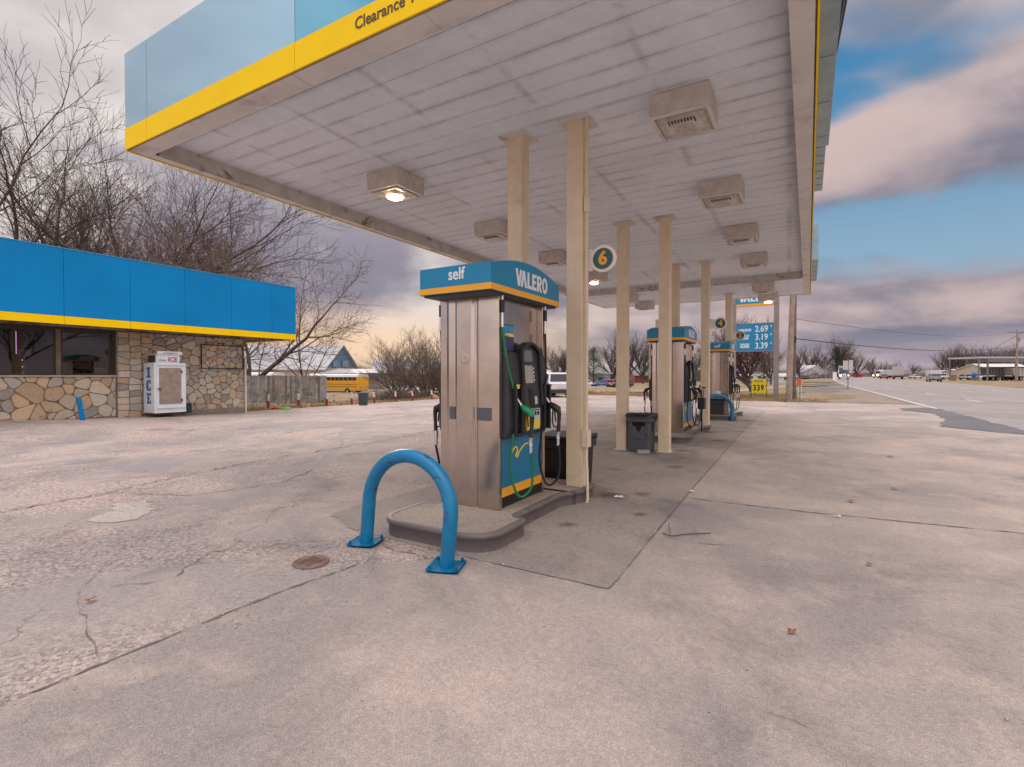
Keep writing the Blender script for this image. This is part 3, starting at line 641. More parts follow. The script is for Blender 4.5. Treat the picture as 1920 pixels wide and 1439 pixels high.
def dispenser(loc, label, green=True, hump=True):
    t = thing('fuel_pump', label, 'fuel pump', loc, 0, 'steel fuel pumps')
    Wx, Ly = .355, .98      # half width across (x), length along (y)
    # end columns of folded steel
    for name, ya, yb, s in (('end_panel', 0.0, .06, -1), ('end_panel', Ly - .06, Ly, 1)):
        b = MB(); yo = ya if s < 0 else yb
        xsn = [-Wx, -Wx + .085, -Wx + .115, -Wx + .195, -Wx + .215, Wx - .32, Wx - .295, Wx - .265, Wx - .24, Wx]
        dp = [.012, .010, .0, .004, .0, .0, .03, .03, 0, .002]
        yi = yb if s < 0 else ya
        pf = [(x, yo + (d if s < 0 else -d)) for x, d in zip(xsn, dp)] + [(Wx, yi), (-Wx, yi)]
        if s > 0: pf = pf[::-1]
        b.prism(pf, Matrix.Identity(4), 2.065); b.build(name, mSteel, t, .006)
    b = MB(); b.box(-Wx + .07, Wx - .07, .065, Ly - .065, .7, 2.06); b.build('cabinet', mSteel, t, .004)
    b = MB(); b.box(-Wx + .03, Wx - .03, .062, Ly - .062, .0, .11); b.build('kick_plate', mBlack, t)
    b = MB(); b.box(-Wx + .015, Wx - .015, .062, Ly - .062, .112, .70); b.build('lower_panel', mLowBlue, t, .004)
    for s in (-1, 1): b = MB(); x0, x1 = sorted((s * (Wx - .0148), s * (Wx - .0118))); b.box(x0, x1, .064, Ly - .064, .112, .20); b.build('stripe', mOrange, t)
    for s in (-1, 1):
        b = MB()
        pts = [(0, .24, .50), (0, .30, .56), (0, .36, .57), (0, .375, .53), (0, .345, .485), (0, .37, .47), (0, .42, .52), (0, .52, .575), (0, .62, .585), (0, .68, .565)]
        b.tube([p + Vector((s * (Wx - .014), 0, 0)) for p in bez(pts, 6)], .0105, 5); b.build('squiggle', mYB, t)
    # fascia
    fw, y0, y1, z0, z1 = .415, -.235, 1.215, 2.08, 2.335
    arcp = [(y0, z0)] + [(y0 + (y1 - y0) * i / 24, z1 + (.0 if (i < 2 or i > 22) else .105 * sin(pi * (i - 1) / 22) ** .9)) for i in range(25)] + [(y1, z0)]
    b = MB(); b.prism(arcp, Matrix(((0, 0, 1, -fw), (1, 0, 0, 0), (0, 1, 0, 0), (0, 0, 0, 1))), 2 * fw)
    b.v = [tuple(p) for p in b.v]; fas = b.build('fascia', mTeal, t, .004)
    e = .003; b = MB(); b.box(-fw - e, fw + e, y0 - e, y1 + e, z0 + .004, z0 + .062); b.build('fascia_stripe', mOrange, fas, .002)
    b = MB(); b.box(-fw + .03, fw - .03, y0 + .03, y1 - .03, z0 - .018, z0 - .001); b.build('fascia_underside', mBlack2, fas)
    text('self_text', 'self', .155, face((0, -1, 0), (.03, y0 - .003, z0 + .17)), mWhiteP, fas, bold=.02, sx=.9)
    for s in (1, -1):
        M = face((s, 0, 0), (s * (fw + .002), .60 - s * .39, z0 + .105)); bb, wd = brand_letters(M, .165)
        bb.build('brand_text', mWhiteP, fas)
    for s in (1, -1):
        X = lambda v: s * v
        def bx(b, x0, x1, *a):
            x0, x1 = sorted((s * x0, s * x1)); b.box(x0, x1, *a)
        # moulded black head, fuller at the bottom
        pr = [(Wx - .10, .68), (Wx + .035, .68), (Wx + .07, .78), (Wx + .065, 1.05), (Wx + .045, 1.35), (Wx + .03, 1.50), (Wx + .0, 1.535), (Wx - .10, 1.535)]
        b = MB(); b.prism([(s * x, z) for x, z in pr][::s], Matrix(((1, 0, 0, 0), (0, 0, 1, .066), (0, 1, 0, 0), (0, 0, 0, 1))), Ly - .132); hd = b.build('control_head', mBlack2, t, .012)
        # arched bezel
        bz = []
        cy, hw = .53, .215
        outl = [(cy - hw, .98)] + [(cy - hw + .02 * 0 + 2 * hw * i / 12, 1.56 + .085 * sin(pi * i / 12)) for i in range(13)] + [(cy + hw, .98)]
        Mz = Matrix(((0, 0, s, s * (Wx + .01)), (1, 0, 0, 0), (0, 1, 0, 0), (0, 0, 0, 1)))
        n = len(outl); inn = [(cy + (y - cy) * .80, .98 + (z - .98) * (.95)) for y, z in outl]
        vs = []
        for d in (0, .085): vs += [(s * (Wx - .01 + d + (1.6 - z) * .05), y, z) for y, z in outl] + [(s * (Wx - .01 + d + (1.6 - z) * .05), y, z) for y, z in inn]
        fs = []
        for i in range(n - 1):
            fs += [(2 * n + i, 2 * n + i + 1, 3 * n + i + 1, 3 * n + i), (i, i + 1, 2 * n + i + 1, 2 * n + i), (n + i, 3 * n + i, 3 * n + i + 1, n + i + 1), (i, n + i, n + i + 1, i + 1)]
        fs += [(0, 2 * n, 3 * n, n), (n - 1, 2 * n - 1, 4 * n - 1, 3 * n - 1)]
        b = MB(); b.add(vs, fs); b.build('bezel', mBlack, hd, .006)
        b = MB(); b.add([(s * (Wx + .085), cy - hw * .8, .98), (s * (Wx + .085), cy + hw * .8, .98), (s * (Wx + .035), cy + hw * .8, 1.60), (s * (Wx + .035), cy - hw * .8, 1.60)], [(0, 1, 2, 3)[::s]])
        b.box(*sorted((s * Wx, s * (Wx + .075))), cy - hw * .8, cy + hw * .8, .84, .979); b.build('face_plate', mBlack2, hd)
        sl_ = lambda z, e=0: s * (Wx + .085 - (z - .98) * .0806 + .004 + e)
        def tilt(b, ya, yb, za, zb, e=0, mi=0): b.add([(sl_(za, e), ya, za), (sl_(za, e), yb, za), (sl_(zb, e), yb, zb), (sl_(zb, e), ya, zb)], [(0, 1, 2, 3)[::s]], mi)
        b = MB(); tilt(b, .40, .58, 1.44, 1.56); b.build('price_display', mScr2, hd)
        b = MB(); tilt(b, .40, .57, 1.22, 1.40, .002); b.build('screen', mScr, hd)
        b = MB()
        for i in range(4): tilt(b, .375, .39, 1.24 + i * .04, 1.262 + i * .04, .002); tilt(b, .58, .60, 1.24 + i * .04, 1.262 + i * .04, .002)
        b.build('soft_keys', mWhiteP, hd)
        b = MB(); tilt(b, .47, .55, .99, 1.16, .003); b.build('card_slot', mBlk, hd)
        b = MB(); tilt(b, .57, .63, 1.0, 1.08, .003); b.build('card_logo', mStick, hd)
        # lower money panel
        b = MB(); bx(b, Wx + .02, Wx + .085, .40, .70, .735, .955); b.build('grade_panel', mStick, hd, .006)
        b = MB()
        for i in range(3): b = MB(); bx(b, Wx + .080, Wx + .094, .50 + i * .065, .552 + i * .065, .75, .83); b.build('grade_button', mYB, hd, .006)
        b = MB()
        for i in range(3): bx(b, Wx + .084, Wx + .0875, .505 + i * .062, .545 + i * .062, .885, .925)
        bx(b, Wx + .084, Wx + .0875, .50, .68, .937, .947); b.build('grade_marks', mBlk, hd)
        b = MB(); bx(b, Wx + .02, Wx + .089, .395, .475, .74, .965); b.build('diesel_panel', mOrange, hd, .006)
        b = MB(); bx(b, Wx + .08, Wx + .098, .405, .465, .745, .80); b.build('diesel_button', mYB, hd, .006)
        # stickers on the right of the head
        b = MB(); bx(b, Wx - .006, Wx + .012, .74, .79, 1.36, 1.46); bx(b, Wx + .002, Wx + .024, .76, .82, 1.22, 1.34); b.build('sticker', mWhiteP, hd)
        b = MB(); bx(b, Wx + .008, Wx + .0135, .745, .785, 1.37, 1.41); b.build('sticker', mat('red_sticker', (.5, .05, .04), .5), hd)
        # poster frame above
        b = MB(); bx(b, Wx - .06, Wx - .01, .066, .30, 1.53, 1.80); pf = b.build('poster_frame', mBlack, t, .004)
        b = MB(); bx(b, Wx - .009, Wx - .006, .075, .29, 1.54, 1.72); b.build('poster', mNavy, pf)
        b = MB(); bx(b, Wx - .009, Wx - .006, .075, .29, 1.722, 1.79); b.build('poster', mCy, pf)
        b = MB(); bx(b, Wx - .0058, Wx - .005, .19, .285, 1.68, 1.715); b.build('poster_block', mYB, pf)
        text('poster_text', 'E UP', .042, face((s, 0, 0), (s * (Wx - .0045), .20 if s < 0 else .15, 1.697)), mWhiteP, pf, bold=.02, sx=.8)
        # nozzle boots, one at either end
        for e, (yc, g) in enumerate(((.22, green and s > 0), (.84, False))):
            b = MB(); bx(b, Wx + .0, Wx + .11, yc - .075, yc - .045, .72, 1.20); bx(b, Wx + .0, Wx + .11, yc + .045, yc + .075, .72, 1.20)
            bx(b, Wx + .02, Wx + .05, yc - .044, yc + .044, .74, 1.19); bx(b, Wx + .0, Wx + .10, yc - .044, yc + .044, 1.19, 1.215); bt = b.build('nozzle_boot', mBlack, t, .01)
            if g or e == 0: b = MB(); bx(b, Wx + .098, Wx + .114, yc - .06, yc - .02, 1.17, 1.21); b.build('boot_sticker', mYB, bt)
            xo = Wx + .125; mN = mNozG if g else mNoz; mH = mGreen if g else mRubber
            b = MB(); b.tube([(s * (xo - .06), yc, 1.08), (s * (xo + .0), yc, 1.0), (s * (xo + .04), yc, .96)], [.013, .016, .022], 10)
            noz = b.build('nozzle', mChrome, t)
            b = MB(); b.tube([(s * (xo + .0), yc, 1.0), (s * (xo + .04), yc, .97), (s * (xo + .095), yc, .94), (s * (xo + .115), yc, .90)], [.020, .036, .040, .024], 12)
            b.build('nozzle_body', mN, noz)
            b = MB(); b.tube([(s * (xo + .115), yc, .90), (s * (xo + .112), yc, .80), (s * (xo + .105), yc, .70)], [.024, .019, .022], 10); b.build('nozzle_handle', mNoz, noz)
            b = MB(); b.tube([(s * (xo + .04), yc, .93), (s * (xo + .035), yc, .80), (s * (xo + .05), yc, .75), (s * (xo + .10), yc, .74)], .009, 6)
            b.tube([(s * (xo + .06), yc, .92), (s * (xo + .075), yc, .80)], .008, 6); b.build('trigger_guard', mNoz, noz)
            b = MB(); b.tube([(s * (xo + .105), yc, .70), (s * (xo + .095), yc, .66), (s * (xo + .10), yc, .62)], [.024, .02, .022], 10); b.tube([(s * (xo + .10), yc, .62), (s * (xo + .10), yc, .545)], .016, 10)
            b.build('swivel', mChrome, noz)
            # hose: down from the fascia, loop near the ground and up to the grip
            yt = .04 if e == 0 else .95; xt = fw - .045
            dy = .10 if e == 0 else -.04
            path = [(s * xt, yt, 1.76), (s * (xt + .02), yt + dy * .6, 1.4), (s * (xt + .075), yc - .035, 1.0), (s * (xt + .045), yc - .08, .62), (s * (xt + .035), yc - .09, .38), (s * (xt + .07), yc - .05, .17), (s * (xt + .12), yc + .0, .11), (s * (xt + .19), yc + .05, .20), (s * (xt + .21), yc + .04, .38), (s * (xo + .11), yc, .555)]
            b = MB(); b.tube(bez(path, 8), .0125, 10); b.build('hose', mH, t)
            b = MB(); b.tube([(s * xt, yt, z0 - .01), (s * xt, yt, 1.80)], .010 if not g else .012, 8); b.tube([(s * xt, yt, 1.90), (s * xt, yt, 1.76)], [.014, .015], 8); sw = b.build('hose_fitting', mChrome, t)
            b = MB(); b.tube([(s * xt, yt, 2.02), (s * xt, yt, 1.90)], .021, 10); b.build('breakaway', mBlack, sw)
    return t
d1 = dispenser((-2.895, 4.10, .15), 'steel fuel pump nearest the camera with green hose on its road side')
d2 = dispenser((-2.775, 11.8, .15), 'steel fuel pump between the second pair of posts, all hoses black', green=False)
d3 = dispenser((-2.60, 17.9, .15), 'steel fuel pump farthest away behind the far blue hoop', green=False)
b = MB(); b.box(-.03, .11, -.012, -.006, .66, .78); b.build('notice', mWhiteP, d3)
# dent and taped patches on the nearest pump
b = MB(); b.box(-.23, -.16, -.004, -.0015 + .018, .86, .985); b.build('tape_patch', steel('dull_patch2', .6, (.17, .18, .19)), d1); b = MB(); b.box(.10, .27, -.003, -.001, .86, .985); b.build('tape_patch', steel('dull_patch', .6, (.17, .18, .19)), d1)
b = MB(); b.lathe([(.05, .001), (.03, .003), (.012, -.001), (0, .002)], k=16, M=Matrix.Translation((-.04, -.001, 1.46)) @ Matrix.Rotation(radians(90), 4, 'X')); b.build('dent', mSteel, d1)

# ------------------------------------------------------------------ number signs
mDkTeal = mat('number_teal', (.004, .10, .13), .4); mCream = mat('sign_cream', (.78, .74, .66), .5, var=.04)
def numsign(x, y, z, num, label, s=1):
    t = thing('pump_number_sign', label, 'number sign', (x, y, z), 0, 'round pump number signs')
    # disc facing -y, on an arm out of the post
    k = 32; M = face((0, -1, 0), (.13, -.02, 0)); R = .155
    b = MB(); b.prism([(R * cos(2 * pi * i / k), R * sin(2 * pi * i / k)) for i in range(k)], M, .035); b.build('disc', mCream, t, .005)
    b = MB(); b.box(-.13, .0, -.045, -.022, -.125, .125); b.build('bracket', mCream, t, .003)
    b = MB(); b.prism([(.125 * cos(2 * pi * i / k), .125 * sin(2 * pi * i / k)) for i in range(k)], face((0, -1, 0), (.13, -.0551, 0)), .001)
    b.build('yellow_ring', mOrange, t)
    b = MB(); b.prism([(.119 * cos(2 * pi * i / k), .119 * sin(2 * pi * i / k)) for i in range(k)], face((0, -1, 0), (.13, -.0563, 0)), .001); b.build('number_field', mDkTeal, t)
    text('number_text', num, .21, face((0, -1, 0), (.13, -.0585, 0)), mOrange, t, bold=.035)
numsign(-2.16, 5.58, 2.78, '6', 'round green and yellow sign reading 6 on the nearest post')
numsign(-2.08, 13.96, 2.78, '4', 'round dark green sign reading 4 on the third road-side post')
numsign(-2.10, 18.52, 2.78, '2', 'round dark green sign reading 2 on the farthest road-side post')
numsign(-2.98 - .35, 13.4, 2.78, '3', 'round sign seen edge-on beyond the second pair of posts')

# ------------------------------------------------------------------ bins
mBin = mat('bin_grey', (.075, .085, .10), .55, var=.12, vscale=5); mBag = mat('bin_liner', (.01, .01, .01), .3, bump=.6, bscale=30)
def binb(loc, w0, w1, h, label, m, liner=True, rz=0):
    t = thing('trash_bin', label, 'trash bin', loc, rz, 'waste bins')
    b = MB()
    def ring(wd, z, r=.05, n=4):
        o = []
        for cx, cy, a in ((1, -1, -90), (1, 1, 0), (-1, 1, 90), (-1, -1, 180)):
            for i in range(n): th = radians(a + 90 * i / (n - 1)); o.append((cx * (wd - r) + r * cos(th), cy * (wd - r) + r * sin(th), z))
        return o
    lv = [(w0, 0), (w0 + .01, .02), (w1 - .01, h * .78), (w1 - .01, h * .80), (w1 + .02, h * .82), (w1 + .02, h * .97), (w1 + .035, h * .975), (w1 + .035, h), (w1 - .01, h), (w1 - .02, h * .9)]
    vs = sum([ring(a, z) for a, z in lv], []); n = 16
    b.add(vs, [(i * n + j, i * n + (j + 1) % n, (i + 1) * n + (j + 1) % n, (i + 1) * n + j) for i in range(len(lv) - 1) for j in range(n)], 0, False); b.add(ring(w0, .001), [tuple(range(n))[::-1]])
    for s in (-1, 1): b.box(-.12, .12, s * (w1 - .02) - .02, s * (w1 - .02) + .02, h * .35, h * .7)
    b.build('bin_body', m, t, .004)
    if liner:
        r = random.Random(5); b = MB(); k = 40; vs = []
        for rad, z in ((w1 - .01, h * .55), (w1 + .0, h + .005), (w1 + .045, h + .012), (w1 + .05, h - .05)):
            for j in range(k):
                th = 2 * pi * j / k; c_, s_ = cos(th), sin(th); q = max(abs(c_), abs(s_)); q = 1 / q * .5 + .5 * 1.1
                vs.append((rad * q * c_, rad * q * s_, z + (r.uniform(-.02, .02) if z < h + .01 and z > h * .6 else r.uniform(-.006, .006))))
        b.add(vs, [(i * k + j, i * k + (j + 1) % k, (i + 1) * k + (j + 1) % k, (i + 1) * k + j) for i in range(3) for j in range(k)], 0, True)
        b.add([(0, 0, h * .5)], []); b.build('bin_liner', mBag, t)
    else:
        b = MB(); b.box(-w1 - .03, w1 + .03, -w1 - .03, w1 + .03, h + .001, h + .05); b.build('bin_lid', mBlack, t, .02)
    return t
binb((-2.74, 9.62, .005), .19, .225, .70, 'grey square waste bin with black liner between the second pair of posts', mBin)
binb((-2.78, 6.15, .005), .27, .31, .62, 'large black box bin behind the nearest pump', mBlack, False)
binb((*P(1345, 16.9).xy, .005), .22, .25, .62, 'black waste bin beside the far blue hoop', mBlack2, False)
b = MB(); b.box(-.11, .11, -.055, .055, 0, .06); o = b.build('loose_brick', mat('pale_brick', (.42, .36, .30), .9, bump=.5), bevel=.008); o.location = (-2.62, 9.30, .006); o.rotation_euler = (0, 0, .5); tag(o, 'pale loose brick at the foot of the grey bin', 'brick')
# squeegee bucket by the second pump
t = thing('washer_bucket', 'small black windscreen washer bucket hung beside the second pump', 'bucket', (-2.12, 12.35, .15))
b = MB(); b.box(-.08, .08, -.12, .12, .52, .78); b.build('bucket', mBlack, t, .02)
b = MB(); b.box(-.015, .015, -.015, .015, 0, .52); b.build('stand', mBlack, t)
b = MB(); b.tube([(.0, .05, .6), (.03, .1, 1.0)], .009, 6); b.box(-.02, .06, .05, .15, 1.0, 1.03); b.build('squeegee', mBlk, t)

# ------------------------------------------------------------------ litter on the slab
mLeaf = mat('dead_leaf', (.30, .11, .04), .8, var=.3, vscale=30); mPaper = mat('paper', (.75, .74, .72), .8)
def leaf(p, s, rz, label, m=mLeaf, name='fallen_leaf', cat='leaf'):
    r = random.Random(int(p[0] * 977 + p[1] * 131)); b = MB(); k = 12; vs = [(0, 0, .014)]
    for i in range(k):
        a = 2 * pi * i / k; rr = s * (1 if i % 2 else .6) * (1.0 if abs(cos(a)) > .5 else .5) * r.uniform(.8, 1.15); vs.append((rr * cos(a), rr * sin(a), .004 + .02 * r.random()))
    b.add(vs, [(0, i + 1, (i + 1) % k + 1) for i in range(k)], 0, True); o = b.build(name, m); o.location = (p[0], p[1], .009); o.rotation_euler = (0, 0, rz); tag(o, label, cat, 'litter on the forecourt')
import math as _m
def onz(px, py):
    pt = radians(.93); fw = Vector((-sin(YAW) * cos(pt), cos(YAW) * cos(pt), -sin(pt))); rt = Vector((cos(YAW), sin(YAW), 0)); up = rt.cross(fw)
    r = fw + rt * ((px - 960) / F) - up * ((py - 719.5) / F); k_ = -CAMH / r.z; return (r.x * k_, r.y * k_)
leaf(onz(1486, 1190), .034, .4, 'brown curled leaf alone on the near right of the slab')
leaf(onz(1630, 1062), .035, 1.2, 'small reddish leaf on the pale stained patch right of centre')
leaf(onz(1668, 858), .07, .2, 'orange-brown leaf farthest out on the slab towards the highway')
leaf(onz(1677, 919), .05, 2.2, 'dark brown leaf on the slab beside the long joint')
leaf(onz(1596, 943), .05, .9, 'long dark leaf just beyond the long cross joint')
leaf(onz(170, 1130), .036, 1.9, 'tan leaf on the rough paving at the left')
leaf(onz(1160, 934), .07, .5, 'crumpled white paper scrap beside the nearest island', mPaper, 'paper_scrap', 'litter')
leaf(onz(1297, 924), .05, 1.5, 'white paper scrap on the joint where the slabs meet', mPaper, 'paper_scrap', 'litter')
leaf(onz(1571, 972), .035, .1, 'tiny white paper slip on the open slab', mPaper, 'paper_scrap', 'litter')
q = onz(1250, 1006); b = MB(); a = onz(1243, 1003); c = onz(1333, 1004)
b.tube(bez([(a[0], a[1], .016), (q[0] + .05, q[1] - .03, .02), ((a[0] + c[0]) / 2, (a[1] + c[1]) / 2 - .03, .017), (c[0], c[1], .02)], 5), [.005] * 16, 6); q2 = onz(1254, 986); b.tube([(q[0] + .03, q[1], .02), (q2[0], q2[1], .03)], .0035, 5)
tag(b.build('fallen_twig', mat('twig', (.12, .08, .05), .9)), 'forked brown twig lying on the slab beside the paving corner', 'twig')
# utility cover
q = onz(583, 1056); t = thing('utility_cover', 'small round brown utility cover in the paving near the hoop', 'manhole cover', (q[0], q[1], .005))
mRust = mat('rusty_iron', (.20, .125, .10), .8, var=.3, vscale=14, bump=.4)
b = MB(); b.lathe([(.0, .008), (.105, .008), (.108, .003), (.118, .003), (.12, .009), (.132, .009), (.136, 0)], k=32); b.build('cover_ring', mRust, t)
b = MB()
for i in range(-3, 4): b.box(-.075, .075, i * .024 - .004, i * .024 + .004, .008, .012)
b.build('tread_bars', mat('rusty_iron_dark', (.12, .06, .045), .8, var=.3, vscale=14), t)
# grit: stones lying loose, uncountable
rs = random.Random(77); b = MB()
for _ in range(2200):
    z = rs.random()
    if z < .45: x, y = rs.gauss(-3.0, .45), rs.uniform(1.6, 3.35)
    elif z < .8: x, y = -3.06 + rs.gauss(-.25, .35), rs.uniform(.3, 3.3)
    else: x, y = rs.uniform(-8, 3), rs.uniform(.5, 9)
    r = rs.uniform(.002, .006) * (1.8 if rs.random() < .06 else 1)
    b.add([(x + r, y, .008), (x - r * .6, y + r, .008), (x - r * .6, y - r, .008), (x + rs.uniform(-1, 1) * r * .3, y, .008 + r)], [(0, 1, 3), (1, 2, 3), (2, 0, 3)])
tag(b.build('loose_grit', mat('grit', (.40, .35, .31), .9, var=.6, vscale=90)), 'fine loose grit scattered around the hoop and along the paving joint', 'grit', kind='stuff')
# ------------------------------------------------------------------ store
st = thing('store_building', 'flagstone-faced shop with a deep blue fascia and yellow stripe', 'shop', (-18.9, 4, 0))
SO = (18.9, -4, 0)
def spart(b, name, m, bev=0, par=None):
    o = b.build(name, m, par or st, bev)
    if par is None: o.location = SO
    return o
mStone = bpy.data.materials.new('field_stone'); mStone.use_nodes = True
_k = NT(mStone.node_tree); _b = mStone.node_tree.nodes['Principled BSDF']; _p = _k.n('ShaderNodeNewGeometry').outputs['Position']
_a = _k.n('ShaderNodeVertexColor', layer_name='stone').outputs[0]
_c = _k.mix(.8, _a, _k.mix(_k.noise(_p, 12, 6, .7), (.6, .6, .62), (1.4, 1.4, 1.38)), 'MULTIPLY')
_c = _k.mix(_k.m('MULTIPLY', _k.ss(_k.noise(_p, 1.6, 6, .6, .5), .60, .70), .6), _c, (.17, .17, .18))
mStone.node_tree.links.new(_c, _b.inputs['Base Color']); _b.inputs['Roughness'].default_value = .85
mStone.node_tree.links.new(_k.n('ShaderNodeBump', {'Height': _k.noise(_p, 22, 6, .65), 'Strength': .7, 'Distance': .02}).outputs[0], _b.inputs['Normal'])
mMort = mat('mortar', (.27, .205, .15), .95, var=.3, vscale=5, bump=.4)
def clip(poly, px, py, nx, ny):
    o = []
    for i, a in enumerate(poly):
        b_ = poly[(i + 1) % len(poly)]; da = (a[0] - px) * nx + (a[1] - py) * ny; db_ = (b_[0] - px) * nx + (b_[1] - py) * ny
        if da <= 0: o.append(a)
        if (da < 0) != (db_ < 0) and da != db_: t = da / (da - db_); o.append((a[0] + (b_[0] - a[0]) * t, a[1] + (b_[1] - a[1]) * t))
    return o
def stones(u0, u1, v0, v1, cell, X, jit=.5, seed=1, sq=False, name='stone_facing'):
    r = random.Random(seed); pts = []
    nu, nv = max(1, round((u1 - u0) / cell)), max(1, round((v1 - v0) / (cell * .8)))
    for i in range(-1, nu + 1):
        for j in range(-1, nv + 1):
            if r.random() < .22 and not sq: continue
            off = (.5 if j % 2 and not sq else 0)
            pts.append((u0 + (i + .5 + off + r.uniform(-jit, jit)) * (u1 - u0) / nu, v0 + (j + .5 + r.uniform(-jit, jit)) * (v1 - v0) / nv))
    vs, fs, cols = [], [], []
    for i, (px, py) in enumerate(pts):
        if not (u0 - cell < px < u1 + cell and v0 - cell < py < v1 + cell): continue
        poly = [(u0, v0), (u1, v0), (u1, v1), (u0, v1)]
        for j, (qx, qy) in enumerate(pts):
            if i == j: continue
            dx, dy = qx - px, qy - py; d = math.hypot(dx, dy)
            if d > cell * 3.4: continue
            g = .010
            poly = clip(poly, (px + qx) / 2 - dx / d * g, (py + qy) / 2 - dy / d * g, dx / d, dy / d)
            if len(poly) < 3: break
        if len(poly) < 3: continue
        A = abs(sum(poly[k][0] * poly[(k + 1) % len(poly)][1] - poly[(k + 1) % len(poly)][0] * poly[k][1] for k in range(len(poly)))) / 2
        if A < .004: continue
        # round the corners a little
        q = []
        for k in range(len(poly)):
            a, b_, c = poly[k - 1], poly[k], poly[(k + 1) % len(poly)]
            for w_, o_ in ((.10 if sq else .22, a), (.10 if sq else .22, c)): q.append((b_[0] + (o_[0] - b_[0]) * w_, b_[1] + (o_[1] - b_[1]) * w_))
        cx = sum(a[0] for a in q) / len(q); cy = sum(a[1] for a in q) / len(q)
        if min(cy - v0, v1 - cy, cx - u0, u1 - cx) < 0: continue
        base = len(vs); n = len(q); dep = r.uniform(.018, .045); tx, ty = r.uniform(-.05, .05), r.uniform(-.05, .05)
        for (f_, h) in ((1, 0), (1, dep * .7), (.93, dep)):
            for a in q:
                x_, y_ = cx + (a[0] - cx) * f_ + r.uniform(-.004, .004), cy + (a[1] - cy) * f_ + r.uniform(-.004, .004)
                vs.append((X + h + (tx * (x_ - cx) + ty * (y_ - cy) if h == dep else 0), x_, y_))
        for l in range(2):
            for k in range(n): fs.append((base + l * n + k, base + l * n + (k + 1) % n, base + (l + 1) * n + (k + 1) % n, base + (l + 1) * n + k))
        fs.append(tuple(base + 2 * n + k for k in range(n)))
        t = r.random(); pal = [(.62, .47, .32), (.62, .53, .42), (.54, .44, .33), (.62, .44, .28), (.56, .52, .47), (.58, .50, .41), (.42, .37, .33), (.68, .61, .52)]
        c = pal[int(t * len(pal))]; k_ = r.uniform(.72, 1.0); cols += [tuple(min(1, x * k_) for x in c)] * (2 * n + 1)
    me = bpy.data.meshes.new(name); me.from_pydata(vs, [], fs); me.materials.append(mStone)
    at = me.color_attributes.new('stone', 'FLOAT_COLOR', 'CORNER')
    buf = []
    for p_, c in zip(me.polygons, cols): buf += [*c, 1.0] * p_.loop_total
    at.data.foreach_set('color', buf); me.update()
    o = bpy.data.objects.new(name, me); COL.objects.link(o); o.parent = st; o.location = SO; return o
SX = -18.9
b = MB(); b.box(SX - .25, SX - .02, -9, 7.53, -.3, 1.42); b.box(SX - .25, SX - .02, 7.53, 11.75, -.3, 2.86); b.box(-31, SX - .25, 11.5, 11.75, -.6, 2.86)
b.box(-31, -30.75, -9, 11.5, -.6, 2.86); b.box(-30.75, SX - .02, -9.2, -9, -.3, 2.86); spart(b, 'wall', mMort)
b = MB(); b.box(SX - .02, SX + .02, -9, 11.76, -.3, .10); b.box(SX - .02, SX + .06, 8.3, 11.7, -.3, .22); spart(b, 'plinth', mat('plinth_concrete', (.22, .185, .155), .9, var=.2, bump=.4))
stones(-1.5, 7.50, .16, 1.40, .30, SX - .02, .62, 5)
stones(7.54, 8.20, .10, 2.84, .27, SX + .05, .17, 6, True, 'stone_pillar')
stones(8.22, 11.70, .20, 2.84, .26, SX - .02, .62, 12)
b = MB(); b.box(SX - .02, SX + .05, 7.53, 8.21, -.1, 2.85); spart(b, 'pillar_core', mMort)
b = MB(); b.box(SX - .03, SX + .05, 11.752, 11.80, -.3, 2.1); spart(b, 'corner_trim', mCream)
b = MB(); b.box(SX - .1, SX + .06, -9, 7.52, 1.40, 1.455); spart(b, 'window_sill', mat('sill', (.42, .36, .30), .7, var=.15))
mFrm = mat('bronze_frame', (.035, .028, .022), .4); mMul = mat('mullion', (.17, .12, .085), .5, var=.2)
mGlass = bpy.data.materials.new('shop_glass'); mGlass.use_nodes = True; _k = NT(mGlass.node_tree); mGlass.node_tree.nodes.clear()
_s = _k.n('ShaderNodeMixShader', {0: _k.m('ADD', .02, _k.m('MULTIPLY', _k.n('ShaderNodeFresnel', {'IOR': 1.5}).outputs[0], 1.0), clamp=True), 1: _k.n('ShaderNodeBsdfTransparent', {0: (.55, .54, .55, 1)}).outputs[0], 2: _k.n('ShaderNodeBsdfGlossy', {'Color': (1, 1, 1, 1), 'Roughness': .015}).outputs[0]})
_k.n('ShaderNodeOutputMaterial', {0: _s.outputs[0]})
for (a, c) in ((6.16, 7.50), (3.95, 6.04), (1.7, 3.83), (-.6, 1.6), (-3, -.7)):
    b = MB(); b.box(SX - .06, SX - .02, a, c, 1.456, 1.50); b.box(SX - .06, SX - .02, a, c, 2.72, 2.80); b.box(SX - .06, SX - .02, a, a + .04, 1.502, 2.718); b.box(SX - .06, SX - .02, c - .04, c, 1.502, 2.718)
    w_ = spart(b, 'window', mFrm); b = MB(); b.box(SX - .045, SX - .037, a + .04, c - .04, 1.50, 2.72); b.build('pane', mGlass, w_)
for yy in (6.10, 3.89, 1.65, -.65): b = MB(); b.box(SX - .12, SX + .0, yy - .055, yy + .055, 1.456, 2.799); spart(b, 'mullion', mMul)
b = MB(); b.box(SX - .14, SX - .001, -9, 7.53, 2.80, 2.87); spart(b, 'window_header', mFrm)
b = MB(); b.box(-26, SX - .26, -8.9, 11.4, -.02, 0.0); b.box(-26.1, -26, -8.9, 11.4, 0, 2.85); spart(b, 'interior', mat('shop_interior', (.05, .045, .04), .8, var=.3))
mSof = mat('store_soffit', (.24, .19, .15), .8, var=.3, vscale=3, dirt=(.10, .08, .06), dscale=2, dlo=.5, dhi=.6)
b = MB(); b.box(-31.3, -17.74, -10.4, 13.12, 2.875, 2.93)
